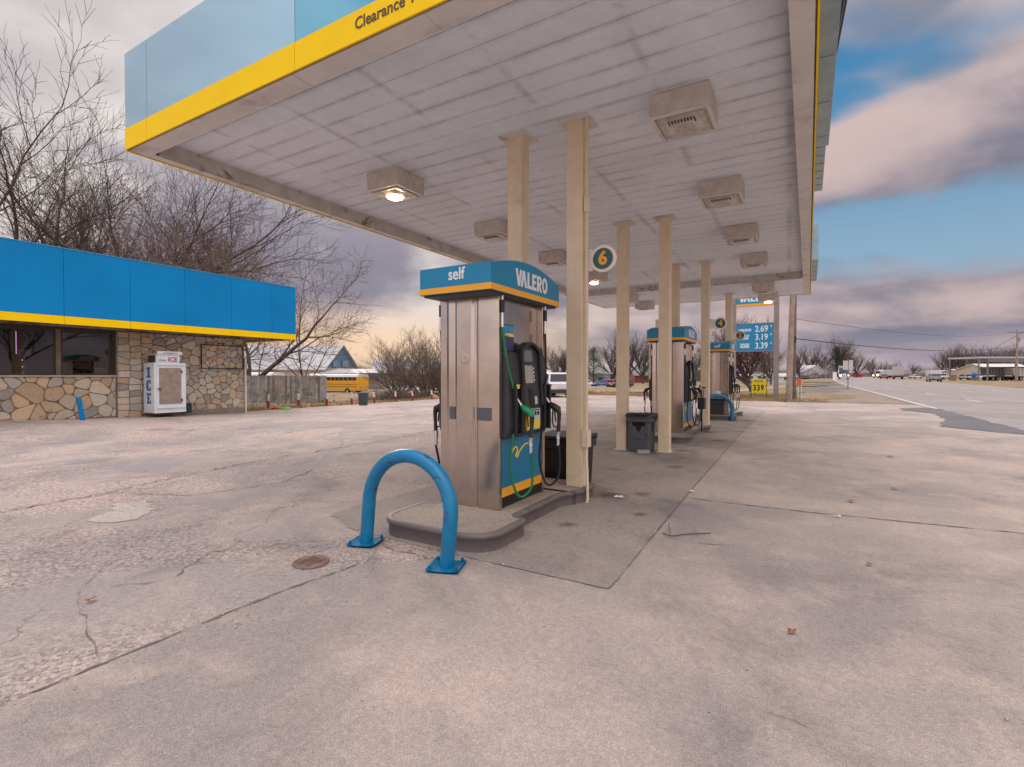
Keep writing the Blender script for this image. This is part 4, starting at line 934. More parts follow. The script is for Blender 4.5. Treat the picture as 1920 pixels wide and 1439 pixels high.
for zz, xx in ((2.862, -18.0), (2.866, -18.35)): b.box(xx - .06, xx, -10, 13.05, zz - .03, 2.874)
spart(b, 'soffit', mSof)
b = MB(); b.box(-31.3, -17.76, -10.4, 13.1, 4.6, 4.66); spart(b, 'roof', mStain)
yb = [-10.5, -8.9, -7.3, -5.7, -4.1, -2.5, -.9, .75, 2.45, 4.15, 5.85, 7.43, 8.99, 10.55, 12.12, 13.16]
for a, c in zip(yb, yb[1:]):
    b = MB(); b.box(-17.74, -17.70, a + .004, c - .004, 3.08, 4.93); spart(b, 'fascia_panel', mBlueStore, .003)
    b = MB(); b.box(-17.74, -17.694, a + .004, c - .004, 2.86, 3.078); spart(b, 'yellow_band', mYellow, .003)
b = MB(); b.box(-31.3, -17.745, 13.12, 13.16, 3.08, 4.93); spart(b, 'fascia_panel', mBlueStore)
b = MB(); b.box(-31.3, -17.745, 13.12, 13.165, 2.86, 3.078); spart(b, 'yellow_band', mYellow)
b = MB(); b.box(-17.75, -17.69, -10.5, 13.17, 4.932, 4.96); b.box(-31.3, -17.752, 13.1, 13.17, 4.932, 4.96); spart(b, 'coping', mat('coping_blue', (.05, .28, .45), .4))
b = MB(); b.box(-.02, .02, 10.09, 10.12, 1.69, 2.57); b.box(-.02, .02, 11.65, 11.68, 1.69, 2.57); b.box(-.02, .02, 10.12, 11.65, 2.54, 2.57); b.box(-.02, .02, 10.12, 11.65, 1.69, 1.72)
o = b.build('notice_frame', mBlack, None); o.location = (SX + .06, 0, 0); tag(o, 'empty black rectangular frame on the stone wall right of the ice freezer', 'frame')
# things inside the window
mBrick = mat('red_brick', (.30, .11, .08), .8, var=.4, vscale=9)
t = thing('display_stack', 'stack of red boxes with little lights inside the left window', 'display', (-20.4, 5.35, 0))
for i in range(6): b = MB(); b.box(-.25, .25, -.32, .32, .9 + i * .2, 1.07 + i * .2); b.build('box', mBrick, t, .01)
b = MB(); b.box(.252, .27, -.31, .31, 2.12, 2.7); b.build('banner', mat('pink_banner', (.40, .20, .22), .7), t)
for i in range(5): b = MB(); b.lathe([(0, -.02), (.02, 0), (0, .02)], (.27, .31, 1.1 + i * .2), 8); b.build('bulb', mat('warm_bulb%d' % i, (1, .8, .5), .5, emit=(1, .8, .5), es=2.5) if i == 0 else bpy.data.materials['warm_bulb0'], t)
b = MB(); b.box(-.008, .008, -.01, .01, 2.05, 2.68); o = b.build('neon_tube', mat('neon_pink', (.8, .4, .8), .5, emit=(.9, .45, .95), es=1.6), None); o.location = (-19.2, 5.27, 0); tag(o, 'thin pink neon tube upright in the left window', 'neon light')
t = thing('shop_stand', 'small sign board on a thin pole seen through the left window', 'stand', (-19.6, 5.55, 0))
b = MB(); b.tube([(0, 0, 0), (0, 0, 2.05)], .03, 8); b.build('pole', mCream, t); b = MB(); b.box(-.02, .02, -.13, .13, 2.0, 2.2); b.build('board', mCream, t)
for i, (yy, ww, hh, zz, cc) in enumerate(((6.55, .3, .16, 1.46, (.65, .32, .03)), (7.2, .34, .24, 1.46, (.75, .45, .03)), (6.85, .2, .1, 1.46, (.3, .2, .05)))):
    b = MB(); b.box(-.12, .12, -ww / 2, ww / 2, 0, hh); o = b.build('snack_box', mat('snack_%s' % 'abc'[i], cc, .6, var=.3, vscale=12), bevel=.01); o.location = (-19.25, yy, 1.442)
    tag(o, ['orange snack box low in the right window', 'yellow snack box, largest in the right window', 'small brown snack box between the two larger ones in the window'][i], 'box')
b = MB(); b.box(-19.5, -19.05, 4, 7.45, 0, 1.44); tag(b.build('shop_shelf', mFrm), 'dark low shelf just inside the shop windows', 'shelf')
# ice freezer
mIce = mat('freezer_white', (.70, .74, .80), .4, var=.06, vscale=3, dirt=(.42, .42, .42), dscale=3, dlo=.62, dhi=.8); mIceB = mat('ice_blue_text', (.02, .12, .36), .5)
t = thing('ice_freezer', 'white ice freezer with a brown door panel against the stone wall', 'freezer', (-18.1, 8.72, .17))
b = MB(); b.box(-.70, 0, -.48, .48, .05, 1.68); b.build('cabinet', mIce, t, .012)
b = MB(); b.box(-.66, -.04, -.44, .44, 0, .05); b.build('base', mBlack, t)
b = MB(); b.box(.002, .035, -.42, .46, .20, 1.60); dr = b.build('door', mIce, t, .01)
b = MB(); b.box(.036, .045, -.36, .31, .34, 1.52); b.build('door_panel', mat('door_panel_brown', (.30, .235, .19), .6, var=.2, vscale=6), dr, .02)
b = MB(); b.box(.036, .085, -.40, -.30, .82, .87); b.build('latch', mRust, dr, .005)
for z in (.45, 1.40): b = MB(); b.box(.036, .06, .30, .34, z - .05, z + .05); b.build('hinge', mBlack2, dr)
b = MB(); b.box(.01, .07, -.42, .46, 1.602, 1.635); b.build('door_hood', mIce, t, .004)
b = MB(); b.box(-.55, -.02, -.40, .30, 1.682, 1.95); hd = b.build('compressor_box', mIce, t, .008)
b = MB(); b.box(-.06, .02, -.38, .36, 1.952, 2.06); hp = b.build('header_panel', mIce, t, .006)
b = MB(); b.box(-.54, -.10, -.408, -.402, 1.70, 1.93); b.build('vent', mBlack2, hd)
mRedT = mat('ice_red_text', (.34, .10, .09), .6); mGyT = mat('grey_text', (.22, .24, .26), .6)
text('ice_text', 'ICE', .20, face((1, 0, 0), (-.017, .08, 1.79)), mRedT, hd, bold=.03)
text('ice_text', 'clear', .13, face((1, 0, 0), (-.017, -.22, 1.77)), mGyT, hd)
text('ice_text', 'packaged ice', .085, face((1, 0, 0), (.023, .0, 2.005)), mGyT, hp)
for i, ch in enumerate('ICE'):
    bI = {'I': [[(-.10, 0), (.10, 0), (.10, .06), (.05, .06), (.05, .28), (.10, .28), (.10, .34), (-.10, .34), (-.10, .28), (-.05, .28), (-.05, .06), (-.10, .06)]],
          'C': [[(.11, 0), (-.06, 0), (-.11, .06), (-.11, .28), (-.06, .34), (.11, .34), (.11, .22), (.05, .22), (.05, .28), (-.01, .28), (-.01, .06), (.05, .06), (.05, .12), (.11, .12)]],
          'E': [[(.11, 0), (-.11, 0), (-.11, .05), (-.07, .05), (-.07, .29), (-.11, .29), (-.11, .34), (.11, .34), (.11, .24), (.06, .24), (.06, .285), (.0, .285), (.0, .20), (.05, .20), (.05, .14), (.0, .14), (.0, .055), (.06, .055), (.06, .11), (.11, .11)]]}[ch]
    b = MB()
    for pl_ in bI: b.prism([(x_ * 1.25, z_) for x_, z_ in pl_], face((0, -1, 0), (-.36, -.482, 1.20 - i * .42)), .004)
    b.build('ice_letter', mIceB, t)
b = MB(); b.box(-.07, .05, -.05, .05, -.1, .62); o = b.build('leaning_bollard', mBlueStore, bevel=.008); o.location = (-18.05, 6.35, .2); o.rotation_euler = (0.17, .10, 0); tag(o, 'short blue square post leaning in front of the stone wall', 'bollard')
b = MB(); b.box(-.1, .1, -.09, .09, 0, .34); o = b.build('dark_bucket', mat('dark_blue_plastic', (.02, .03, .06), .5), bevel=.02); o.location = (-18.6, 9.5, .15); tag(o, 'small dark bucket tucked beside the ice freezer', 'bucket')

# ------------------------------------------------------------------ bare trees
mBark = mat('winter_bark', (.085, .065, .055), .9, var=.35, vscale=4, bump=.5, bscale=18)
mTwig = mat('twig_brown', (.10, .07, .06), .9, var=.25, vscale=1.5)
mTwigR = mat('twig_reddish', (.13, .06, .06), .9, var=.3, vscale=1.5)
mTwigG = mat('twig_pale', (.16, .115, .09), .9, var=.25, vscale=1.5)
mBud = mat('red_buds', (.24, .075, .08), .8, var=.3, vscale=3)
def rot_to(d, tilt, az):
    a = d.cross(Vector((0, 0, 1)))
    if a.length < .01: a = Vector((1, 0, 0))
    a.normalize(); b_ = d.cross(a); return (d * cos(tilt) + (a * cos(az) + b_ * sin(az)) * sin(tilt)).normalized()
def bare_tree(seed, H, trunk_h, nlimb, spread=.6, levels=5, r0=.28, kids=(6, 6, 5, 4), up=.25, lean=(0, 0), lratio=.62, buds=0, wob=.16, base_split=False, minr=.007):
    r = random.Random(seed); TB, CB = MB(), MB(); BB = MB()
    def grow(p, d, L, rad, lv):
        nseg = 7 if lv <= 1 else (4 if lv == 2 else 3 if lv < levels - 1 else 2); pts = [p]; dd = d.copy(); tropism = up * (1 if lv < 3 else .5)
        for i in range(nseg):
            dd = (dd + Vector((r.gauss(0, wob), r.gauss(0, wob), r.gauss(0, wob * .8) + tropism / nseg))).normalized(); pts.append(pts[-1] + dd * (L / nseg))
        r1 = max(rad * (.35 if lv else .55), minr * .6); rs = [max(rad + (r1 - rad) * i / nseg, minr * .6) for i in range(nseg + 1)]
        (TB if lv <= 1 else CB).tube(pts, rs, 9 if lv == 0 else 6 if lv == 1 else 4 if lv == 2 else 3, False)
        if lv >= levels - 1:
            if buds:
                for q in pts[1:]:
                    if r.random() < buds:
                        s = .035; BB.add([q + Vector((r.gauss(0, s), r.gauss(0, s), r.gauss(0, s))) for _ in range(3)], [(0, 1, 2)])
            return
        n = kids[min(lv, len(kids) - 1)] if lv else nlimb
        for k_ in range(n):
            f = (.45 + .55 * (k_ + r.random()) / n) if lv == 0 else (.18 + .82 * (k_ + r.random() * .9) / n)
            x = f * nseg; i = min(nseg - 1, int(x)); q = pts[i].lerp(pts[i + 1], x - i); dq = (pts[i + 1] - pts[i]).normalized()
            tl = spread * r.uniform(.65, 1.25) * (1.0 if lv else 1.05 - .35 * f); nd = rot_to(dq, tl, (k_ * 2.4 + r.uniform(-.6, .6)))
            if nd.z < -.25: nd.z *= .2; nd.normalize()
            rl = rs[i]; grow(q, nd, L * (lratio if lv else (H - trunk_h * .6) / L * r.uniform(.62, .85)) * r.uniform(.75, 1.15) * (1.15 - .45 * f if lv else 1), max(rl * (r.uniform(.62, .85) if lv == 0 else r.uniform(.48, .68)), minr), lv + 1)
        if lv: grow(pts[-1], dd, L * .5, r1, lv + 1)
    if base_split:
        for k_ in range(nlimb):
            a = 2 * pi * k_ / nlimb + r.random(); grow(Vector((.15 * cos(a), .15 * sin(a), -.2)), rot_to(Vector((0, 0, 1)), spread * r.uniform(.3, 1.0), a), H * r.uniform(.6, .85), r0 * r.uniform(.5, 1), 1)
    else: grow(Vector((0, 0, -.3)), Vector((lean[0], lean[1], 1)).normalized(), trunk_h, r0, 0)
    zs = sorted(v[2] for v in CB.v); k_ = H / zs[int(len(zs) * .997)]
    for B_ in (TB, CB, BB): B_.v = [(v[0] * k_, v[1] * k_, v[2] * k_) for v in B_.v]
    return TB, CB, BB
def make_tree(loc, label, args, m=None, rz=0, sc=1, grp='bare winter trees', cat='tree', name='bare_tree'):
    TB, CB, BB = bare_tree(**args); t = thing(name, label, cat, loc, rz, grp); t.scale = (sc,) * 3
    TB.build('trunk', mBark, t); c = CB.build('crown', m or mTwig, t)
    if BB.v: BB.build('buds', mBud, t)
    return t
big = dict(trunk_h=7, nlimb=6, spread=.58, levels=6, r0=.50, kids=(4, 5, 5, 5, 3), up=.24, wob=.17, minr=.014, lratio=.64)
bigA = make_tree(PG(175, 37), 'tall bare tree behind the shop, its top just left of the canopy corner', dict(big, seed=11, H=21.5))
bigB = make_tree(PG(15, 37), 'tall bare tree cut by the left edge of the picture', dict(big, seed=23, H=21.5, nlimb=6), rz=.6)
bigC = make_tree(PG(285, 41), 'bare spreading tree behind the shop under the canopy corner', dict(big, seed=37, H=15, spread=.8, up=.12, trunk_h=5), rz=2.2)
redT = make_tree(PG(395, 42), 'bare tree with reddish buds behind the middle of the blue fascia', dict(big, seed=41, H=16.5, trunk_h=4.5, r0=.3, spread=.7, buds=.5, nlimb=6, up=.12), mTwigR)
for x_, y_, a_ in ((52, -3, 0), (58, 8, 2), (50, 18, 4), (60, 27, 1)): dup(bigA, (x_, y_, -.3), a_, 'bare tree across the highway seen only as a reflection in the shop window', .8, group='trees mirrored in the shop window')
cor = make_tree(PG(483, 33), 'multi-stemmed bare tree at the right corner of the shop arching over the fence', dict(big, seed=53, H=12.3, trunk_h=2.6, nlimb=8, r0=.32, spread=.85, up=.12), mTwigG)
make_tree(PG(577, 36), 'slender small bare tree standing behind the wooden fence', dict(seed=61, H=8.5, trunk_h=3.4, nlimb=6, r0=.10, spread=.5, levels=5, kids=(5, 4, 4, 3), up=.4, wob=.12), mTwigG)
bush = make_tree(PG(795, 50), 'broad bushy bare tree left of the nearest pump', dict(seed=71, H=7.4, trunk_h=1, nlimb=14, r0=.14, spread=.62, levels=5, kids=(7, 6, 6, 5), up=.2, base_split=True, minr=.012), mTwigG)
dup(bush, PG(745, 54), 2.0, 'bushy bare tree just left of and behind the broad one', (.8, .8, .85)); dup(bush, PG(835, 47), 4.0, 'low bushy bare tree touching the left side of the pump', (.72, .72, .75))
# mid-distance bare trees: one source, copied with its own label
mid = make_tree(PG(1410, 62), 'bare rounded reddish tree behind the price sign', dict(seed=81, H=9.3, trunk_h=2.2, nlimb=12, r0=.30, spread=.66, levels=5, kids=(8, 8, 6, 5), up=.4, minr=.015), mTwigR)
far = make_tree(PG(1636, 330), 'lone tall bare tree on the skyline right of the red pickup', dict(seed=91, H=13, trunk_h=3.5, nlimb=9, r0=.35, spread=.55, levels=4, kids=(8, 8, 6), up=.4, minr=.03), mTwig)
def spots(lst, src, lab, s0):
    for i, (px, d, s) in enumerate(lst): dup(src, PG(px, d), px * .7, lab[i] if isinstance(lab, list) else lab, s * s0)
spots([(1152, 150, 1.05), (1175, 155, 1.25), (1206, 150, 1.2), (1062, 150, .8), (1040, 170, 1.0), (1080, 170, 1.1), (1345, 150, .9), (1300, 170, 1.0)], far,
      ['bare tree just right of the evergreen between the first two posts', 'bare tree left of the second road-side post', 'tall bare tree left of the second pump', 'bare tree behind the white hatchback roof', 'small bare tree left of the nearest post', 'bare tree hidden mostly by the nearest post', 'bare tree between the third and fourth posts', 'bare tree behind the second pump'], 1)
spots([(1520, 235, 1.25), (1546, 240, 1.0), (1567, 232, 1.55), (1588, 240, 1.15), (1605, 245, 1.0), (1655, 300, .75), (1680, 320, .8), (1712, 330, .75)], far,
      ['bare tree over the left part of the white house', 'bare tree over the right end of the white house', 'tallest bare tree behind the oncoming truck', 'bare tree right behind the double sign panel', 'short bare tree just right of the double sign panel', 'low bare tree right of the lone skyline tree', 'bare tree behind the flatbed truck', 'small bare tree right of the flatbed truck'], 1)
spots([(1772, 215, 1.0), (1790, 212, 1.1), (1812, 216, 1.15), (1835, 214, 1.1), (1862, 218, 1.05), (1915, 222, 1.25)], far,
      ['bare tree at the left end of the thicket over the steel shed', 'second bare tree from the left of the shed thicket', 'middle bare tree of the shed thicket', 'bare tree above the right half of the steel shed', 'bare tree just left of the round evergreen', 'bare tree at the right edge above the shed'], 1)
spots([(1445, 120, .85), (1500, 190, .95)], far, ['bare tree behind the dark evergreen by the price sign', 'bare tree right of the leaning wooden pole'], 1)
# distant woods read as one mass
rw = random.Random(31); b = MB()
for a, c, d0, h0 in ((430, 900, 190, 6), (880, 1560, 210, 6.5), (1560, 1760, 420, 9), (1740, 2150, 260, 8)):
    for i in range(int((c - a) * 11)):
        px = rw.uniform(a, c); d = d0 * rw.uniform(.95, 1.2); h = h0 * (.55 + .45 * abs(sin(px * .045) * cos(px * .017 + 1)) + .12 * rw.random()); p = P(px, d); z0 = G(p.x, p.y) - .5
        for _ in range(3):
            q = p + Vector((rw.gauss(0, 1.5), rw.gauss(0, 1.5), 0)); zt = z0 + h * rw.uniform(.25, 1); l = rw.uniform(.8, 2.2); v = Vector((rw.gauss(0, .5), rw.gauss(0, .5), 1)).normalized() * l; n = Vector((.05, .05, 0)) * rw.uniform(.5, 2)
            b.add([(q.x, q.y, zt), (q.x + n.x, q.y + n.y, zt), (q.x + v.x, q.y + v.y, zt + v.z)], [(0, 1, 2)])
        if rw.random() < .8: b.add([(p.x - .5, p.y - .3, z0), (p.x + .5, p.y + .3, z0), (p.x + .2, p.y + .2, z0 + h * .5)], [(0, 1, 2)])
tag(b.build('distant_woods', mat('woods_haze', (.19, .145, .15), .95, var=.25, vscale=.08)), 'far-off leafless woods along the horizon', 'woods', kind='stuff')
# evergreens
mEv = mat('evergreen_foliage', (.045, .075, .025), .85, var=.4, vscale=1.2); mEv2 = mat('cedar_foliage', (.04, .055, .03), .85, var=.4, vscale=1.2)
def evergreen(loc, label, H, Rr, seed, m, shape='cone', base=.12):
    r = random.Random(seed); t = thing('evergreen_tree', label, 'tree', loc, 0, 'evergreen trees')
    b = MB(); b.tube([(0, 0, -.3), (.05, 0, H * .5), (0, .05, H * .93)], [.02 * H, .015 * H, .02], 8); br = b
    b = MB(); n = int(90 + H * 9)
    for i in range(n):
        f = r.random(); z = H * (base + (1 - base) * f)
        wd = Rr * ((1 - f) ** .75 * 1.05 + .06) if shape == 'cone' else Rr * sqrt(max(.02, 1 - (2 * f - .85) ** 2 / 1.35))
        a = r.uniform(0, 2 * pi); rad = wd * (.35 + .65 * sqrt(r.random())) * r.uniform(.7, 1.15); c = Vector((rad * cos(a), rad * sin(a), z)); br.tube([(0, 0, max(.1, z - rad * .4)), c], [.012 * H * .4, .01], 3, False)
        s = Rr * r.uniform(.12, .24)
        for _ in range(46):
            q = c + Vector((r.gauss(0, s), r.gauss(0, s), r.gauss(0, s * .55))); l = .16 * H / 8; v = Vector((r.gauss(0, 1), r.gauss(0, 1), r.gauss(0, .8))).normalized() * l; u = Vector((r.gauss(0, 1), r.gauss(0, 1), r.gauss(0, 1))).normalized() * l * .5
            b.add([q, q + v, q + u], [(0, 1, 2)])
    br.build('trunk', mBark, t); b.build('crown', m, t); return t
evergreen(PG(1113, 128), 'green evergreen tree seen just right of the nearest post', 9.5, 3.4, 1, mEv)
evergreen(PG(1228, 125), 'green evergreen tree left of the second pump', 8.0, 3.2, 2, mEv, 'round')
evergreen(PG(1258, 130), 'green evergreen tree hidden partly by the second pump', 9.6, 3.4, 3, mEv)
evergreen(PG(1316, 128), 'green evergreen tree between the second pump and third post', 9.0, 3.6, 4, mEv, 'round')
evergreen(PG(1058, 150), 'small evergreen tree beside the far hatchback, left of the nearest post', 7.5, 2.2, 5, mEv)
evergreen(PG(1432, 100), 'dark cedar tree below the price panel', 6.6, 3.0, 6, mEv2, 'round')
evergreen(PG(1568, 225), 'dark narrow evergreen behind the oncoming truck', 14, 4, 7, mEv2)
evergreen(PG(1893, 205), 'dark round-topped evergreen above the steel shed at the right', 11.5, 7.5, 8, mEv2, 'round')

# ------------------------------------------------------------------ fence, posts and things along the left verge
mWood = mat('weathered_boards', (.27, .25, .25), .9, var=.25, vscale=3, dirt=(.17, .18, .12), dscale=.9, dlo=.55, dhi=.65, bump=.4)
mWood2 = mat('boards_brown', (.17, .14, .125), .9, var=.3, vscale=4, bump=.4); mWood3 = mat('boards_pale', (.33, .31, .31), .9, var=.2, vscale=3, dirt=(.15, .16, .10), dscale=1.1, dlo=.5, dhi=.6, bump=.4)
fA, fB = P(452, 30.5), P(610, 33.5); t = thing('wooden_fence', 'weathered grey board fence with green algae behind the verge', 'fence', (fA.x, fA.y, G(fA.x, fA.y)), math.atan2(fB.y - fA.y, fB.x - fA.x))
Lf = (fB - fA).length; rf = random.Random(6); b = MB(); x = 0
while x < Lf: h = 1.58 + rf.uniform(-.04, .03); b.box(x, x + .130, -.012 + rf.uniform(-.006, .006), .012, -.5, h, rf.randrange(4)); x += .145
b.build('boards', [mWood, mWood2, mWood3, mWood], t)
b = MB(); b.box(0, Lf, .014, .06, .2, .29); b.box(0, Lf, .014, .06, 1.2, 1.29); b.build('rails', mWood, t)
for x in lin(.1, Lf - .1, 4): b = MB(); b.box(x - .05, x + .05, .062, .16, -.5, 1.5); b.build('fence_post', mWood, t)
fC = P(612, 34.5); b = MB(); x = 0
while x < .55: b.box(x, x + .135, -.01, .01, -.5, 1.5); x += .142
mRedP = mat('marker_red', (.33, .02, .02), .6, var=.15); mWhP = mat('marker_white', (.62, .60, .58), .6, var=.12, vscale=8); 
def marker(px, py, H, lean, label, rz=0):
    q = onz(px, py); t = thing('marker_post', label, 'marker post', (q[0], q[1], G(*q) - .04), rz, 'red and white marker posts along the verge')
    b = MB(); b.tube([(0, 0, 0), (0, 0, H * .48)], .055, 12); b.build('red_base', mRedP, t)
    b = MB(); b.tube([(0, 0, H * .481), (0, 0, H * .92)], .055, 12); b.build('white_top', mWhP, t)
    b = MB(); b.lathe([(.057, H * .92), (.06, H * .94), (.045, H * .98), (0, H)], k=12); b.build('cap', mBlack2, t); t.rotation_euler = (0, lean, YAW); return t
marker(503, 765, .72, 0, 'red and white post nearest the shop corner')
marker(560, 762.5, .72, -.02, 'red and white post with a small orange top, second from the shop')
marker(612, 760.5, .72, .12, 'red and white post leaning right, third from the shop')
marker(626, 744.5, .62, .06, 'short red and white post set back behind the third one')
marker(659.5, 758.5, .70, .0, 'red and white post just left of the grey drum bin')
marker(702.5, 755.5, .68, -.13, 'red and white post just right of the grey drum bin leaning left')
marker(742, 753, .66, -.03, 'red and white post in front of the brush pile')
marker(775, 751, .66, -.16, 'red and white post leaning left most, in front of the bushy tree')
marker(810, 749, .66, -.06, 'red and white post closest to the nearest pump')
q = onz(681, 760); t = thing('drum_bin', 'round grey-blue bin on the verge between red and white posts', 'trash bin', (q[0], q[1], -.04))
b = MB(); b.lathe([(0, 0), (.20, 0), (.24, .60), (.27, .61), (.275, .66), (.255, .67), (.23, .66), (.21, .3)], k=24); b.build('drum', mat('drum_blue_grey', (.085, .11, .14), .5, var=.15), t)
for a in (0, pi): b = MB(); b.box(.24, .29, -.06, .06, .5, .56); o = b.build('handle', mBin, t); o.rotation_euler = (0, 0, a)
for px, py, cc, lb_, nm in ((520, 768, (.45, .02, .03), 'crumpled red plastic scrap on the grass edge by the shop', 'red_scrap'), (533, 768.5, (.08, .42, .05), 'bright green plastic bag on the grass edge by the shop', 'green_bag')):
    q = onz(px, py); r = random.Random(px); b = MB(); k = 14
    rings = [[(.2 * R_ * (1 + r.uniform(-.2, .2)) * cos(2 * pi * j / k) * 1.3, .12 * R_ * (1 + r.uniform(-.2, .2)) * sin(2 * pi * j / k), z) for j in range(k)] for R_, z in ((1, 0), (1, .05), (.6, .10), (.1, .11))]
    b.add(sum(rings, []), [(i * k + j, i * k + (j + 1) % k, (i + 1) * k + (j + 1) % k, (i + 1) * k + j) for i in range(3) for j in range(k)], 0, True)
    o = b.build(nm, mat(nm, cc, .5)); o.location = (q[0], q[1], -.01); o.rotation_euler = (0, 0, YAW); tag(o, lb_, 'litter')
q = onz(577, 752); t = thing('low_sign', 'tiny white-lettered dark sign on a rusty stake before the fence', 'sign', (q[0], q[1], -.3), YAW)
b = MB(); b.tube([(0, 0, 0), (.05, 0, .75)], .02, 6); b.build('stake', mRust, t); b = MB(); b.box(-.22, .22, -.01, .01, .62, .76); b.build('board', mBlack2, t)
text('sign_text', 'NOT EXIT', .09, face((0, -1, 0), (0, -.012, .69)), mWhiteP, t)
# brush pile
r = random.Random(14); b = MB()
for _ in range(900):
    q = P(r.gauss(745, 30), r.uniform(31, 36)); z = G(q.x, q.y); a = Vector((q.x, q.y, z + abs(r.gauss(0, .25)))); v = Vector((r.gauss(0, 1), r.gauss(0, 1), r.gauss(0, .35))).normalized() * r.uniform(.3, 1.1)
    b.tube([a, a + v * .5 + Vector((0, 0, r.gauss(0, .04))), a + v], [.012, .009, .004], 3, False)
tag(b.build('brush_pile', mTwig), 'tangled pile of brown cut branches behind the marker posts', 'brush pile', kind='stuff')
# steel rail fence
mGalv = mat('galvanised', (.28, .27, .27), .5, metal=.3)
a, c = P(676, 58), P(830, 62); t = thing('rail_fence', 'thin grey pipe railing in front of the cream hall', 'fence', (a.x, a.y, G(a.x, a.y)), math.atan2(c.y - a.y, c.x - a.x)); L_ = (c - a).length
for z in (.3, 1.1): b = MB(); b.tube([(0, 0, z), (L_, 0, z)], .03, 6); b.build('rail', mGalv, t)
for x in lin(0, L_, 6): b = MB(); b.tube([(x, 0, -.3), (x, 0, 1.15)], .035, 6); b.build('rail_post', mGalv, t)

# ------------------------------------------------------------------ far hall
mRoofM = mat('metal_roof', (.40, .385, .40), .5, var=.08, vscale=.4); mGable = mat('gable_blue', (.10, .18, .26), .7); mHallW = mat('hall_wall', (.52, .42, .33), .85, var=.06); mPale = mat('pale_eaves', (.62, .58, .56), .6)
def hall(loc, rz, label, L, Wd, eave, ridge, name='hall_building', gable=mGable, wall=mHallW, roof=mRoofM, ridge_x=True, wins=(), cat='building', over=.5, group=None):
    """gabled block: local x along the ridge from 0 to L, y across 0..Wd, gable ends at x=0 and x=L"""
    t = thing(name, label, cat, loc, rz, group)
    b = MB(); b.box(0, L, 0, Wd, -1.5, eave); b.build('wall', wall, t)
    for x0, x1 in ((0, .12), (L - .12, L)): b = MB(); b.add([(x0, 0, eave), (x0, Wd, eave), (x0, Wd / 2, ridge - .1), (x1, 0, eave), (x1, Wd, eave), (x1, Wd / 2, ridge - .1)], [(0, 1, 2), (5, 4, 3), (0, 3, 4, 1), (1, 4, 5, 2), (2, 5, 3, 0)]); b.build('gable', gable, t)
    b = MB(); sl = (ridge - eave) / (Wd / 2)
    for s in (0, 1):
        y0, z0 = (-over, eave - over * sl) if s == 0 else (Wd + over, eave - over * sl)
        b.add([(-over, y0, z0), (L + over, y0, z0), (L + over, Wd / 2, ridge), (-over, Wd / 2, ridge), (-over, y0, z0 - .18), (L + over, y0, z0 - .18), (L + over, Wd / 2, ridge - .18), (-over, Wd / 2, ridge - .18)],
              [(0, 1, 2, 3), (7, 6, 5, 4), (0, 4, 5, 1), (1, 5, 6, 2), (3, 2, 6, 7), (0, 3, 7, 4)][::1])
    n = int(L / .9)
    for i in range(n):
        x = i * L / n
        for s in (0, 1):
            y0 = -over if s == 0 else Wd + over; b.add([(x, y0, eave - over * sl + .01), (x + .06, y0, eave - over * sl + .01), (x + .06, Wd / 2, ridge + .05), (x, Wd / 2, ridge + .05)], [(0, 1, 2, 3)])
    b.build('roof', roof, t)
    for side, u0, u1, z0, z1, nm in wins:
        b = MB()
        if side == 'y': b.box(u0, u1, -.04, .02, z0, z1)
        else: b.box(L - .02 if side == 'x' else -.04, L + .04 if side == 'x' else .02, u0, u1, z0, z1)
        b.build(nm, mFrm, t)
    return t
# main hall: the ridge runs away to the left, the blue gable faces right
g0 = P(735, 104); gdir = YAW + radians(8)
c0, c1 = P(622, 100), P(687, 96)
rz = math.atan2(c0.y - P(440, 92).y, c0.x - P(440, 92).x)
hl = hall((P(430, 90).x, P(430, 90).y, -.9), math.atan2(P(618, 88).y - P(430, 90).y, P(618, 88).x - P(430, 90).x), 'cream hall with long white metal roof and blue gable end', 17.6, 14, 3.7, 8.1)
t = hl; L_ = 17.6
b = MB(); b.box(L_ + .12, L_ + 10, -1.2, 7.5, 2.15, 2.75); b.build('porch_fascia', mGable, t); b = MB(); b.add([(L_, -1.5, 2.76), (L_ + 10.3, -1.5, 2.76), (L_ + 10.3, 7.8, 2.76), (L_, 7.8, 2.76), (L_ + 1, 3, 3.5), (L_ + 8, 3, 3.5)], [(0, 1, 5, 4), (1, 2, 5), (2, 3, 4, 5), (3, 0, 4)]); b.build('porch_roof', mRoofM, t)
b = MB(); b.box(L_ + .13, L_ + 8.6, 1.2, 7, -1.5, 2.15); b.build('porch_wall', mHallW, t)
for x in (L_ + 2.9, L_ + 4.9): b = MB(); b.box(x, x + .9, 1.12, 1.18, -1, 1.9); b.build('door', mFrm, t)
b = MB(); b.box(L_ + .125, L_ + .2, 3, 5, 3.9, 5.2); b.box(L_ + .125, L_ + .2, 7, 9.5, 3.9, 5.2); b.build('gable_window', mat('blue_glass', (.12, .20, .27), .2), t)
hall((P(690, 118).x, P(690, 118).y, -.9), YAW - .15, 'lower cream building with pale roof right of the blue-gabled hall', 20, 10, 2.9, 6.2, wins=(('y', 2, 3.2, .3, 1.8, 'window'), ('y', 8, 9.2, .3, 1.8, 'window')))
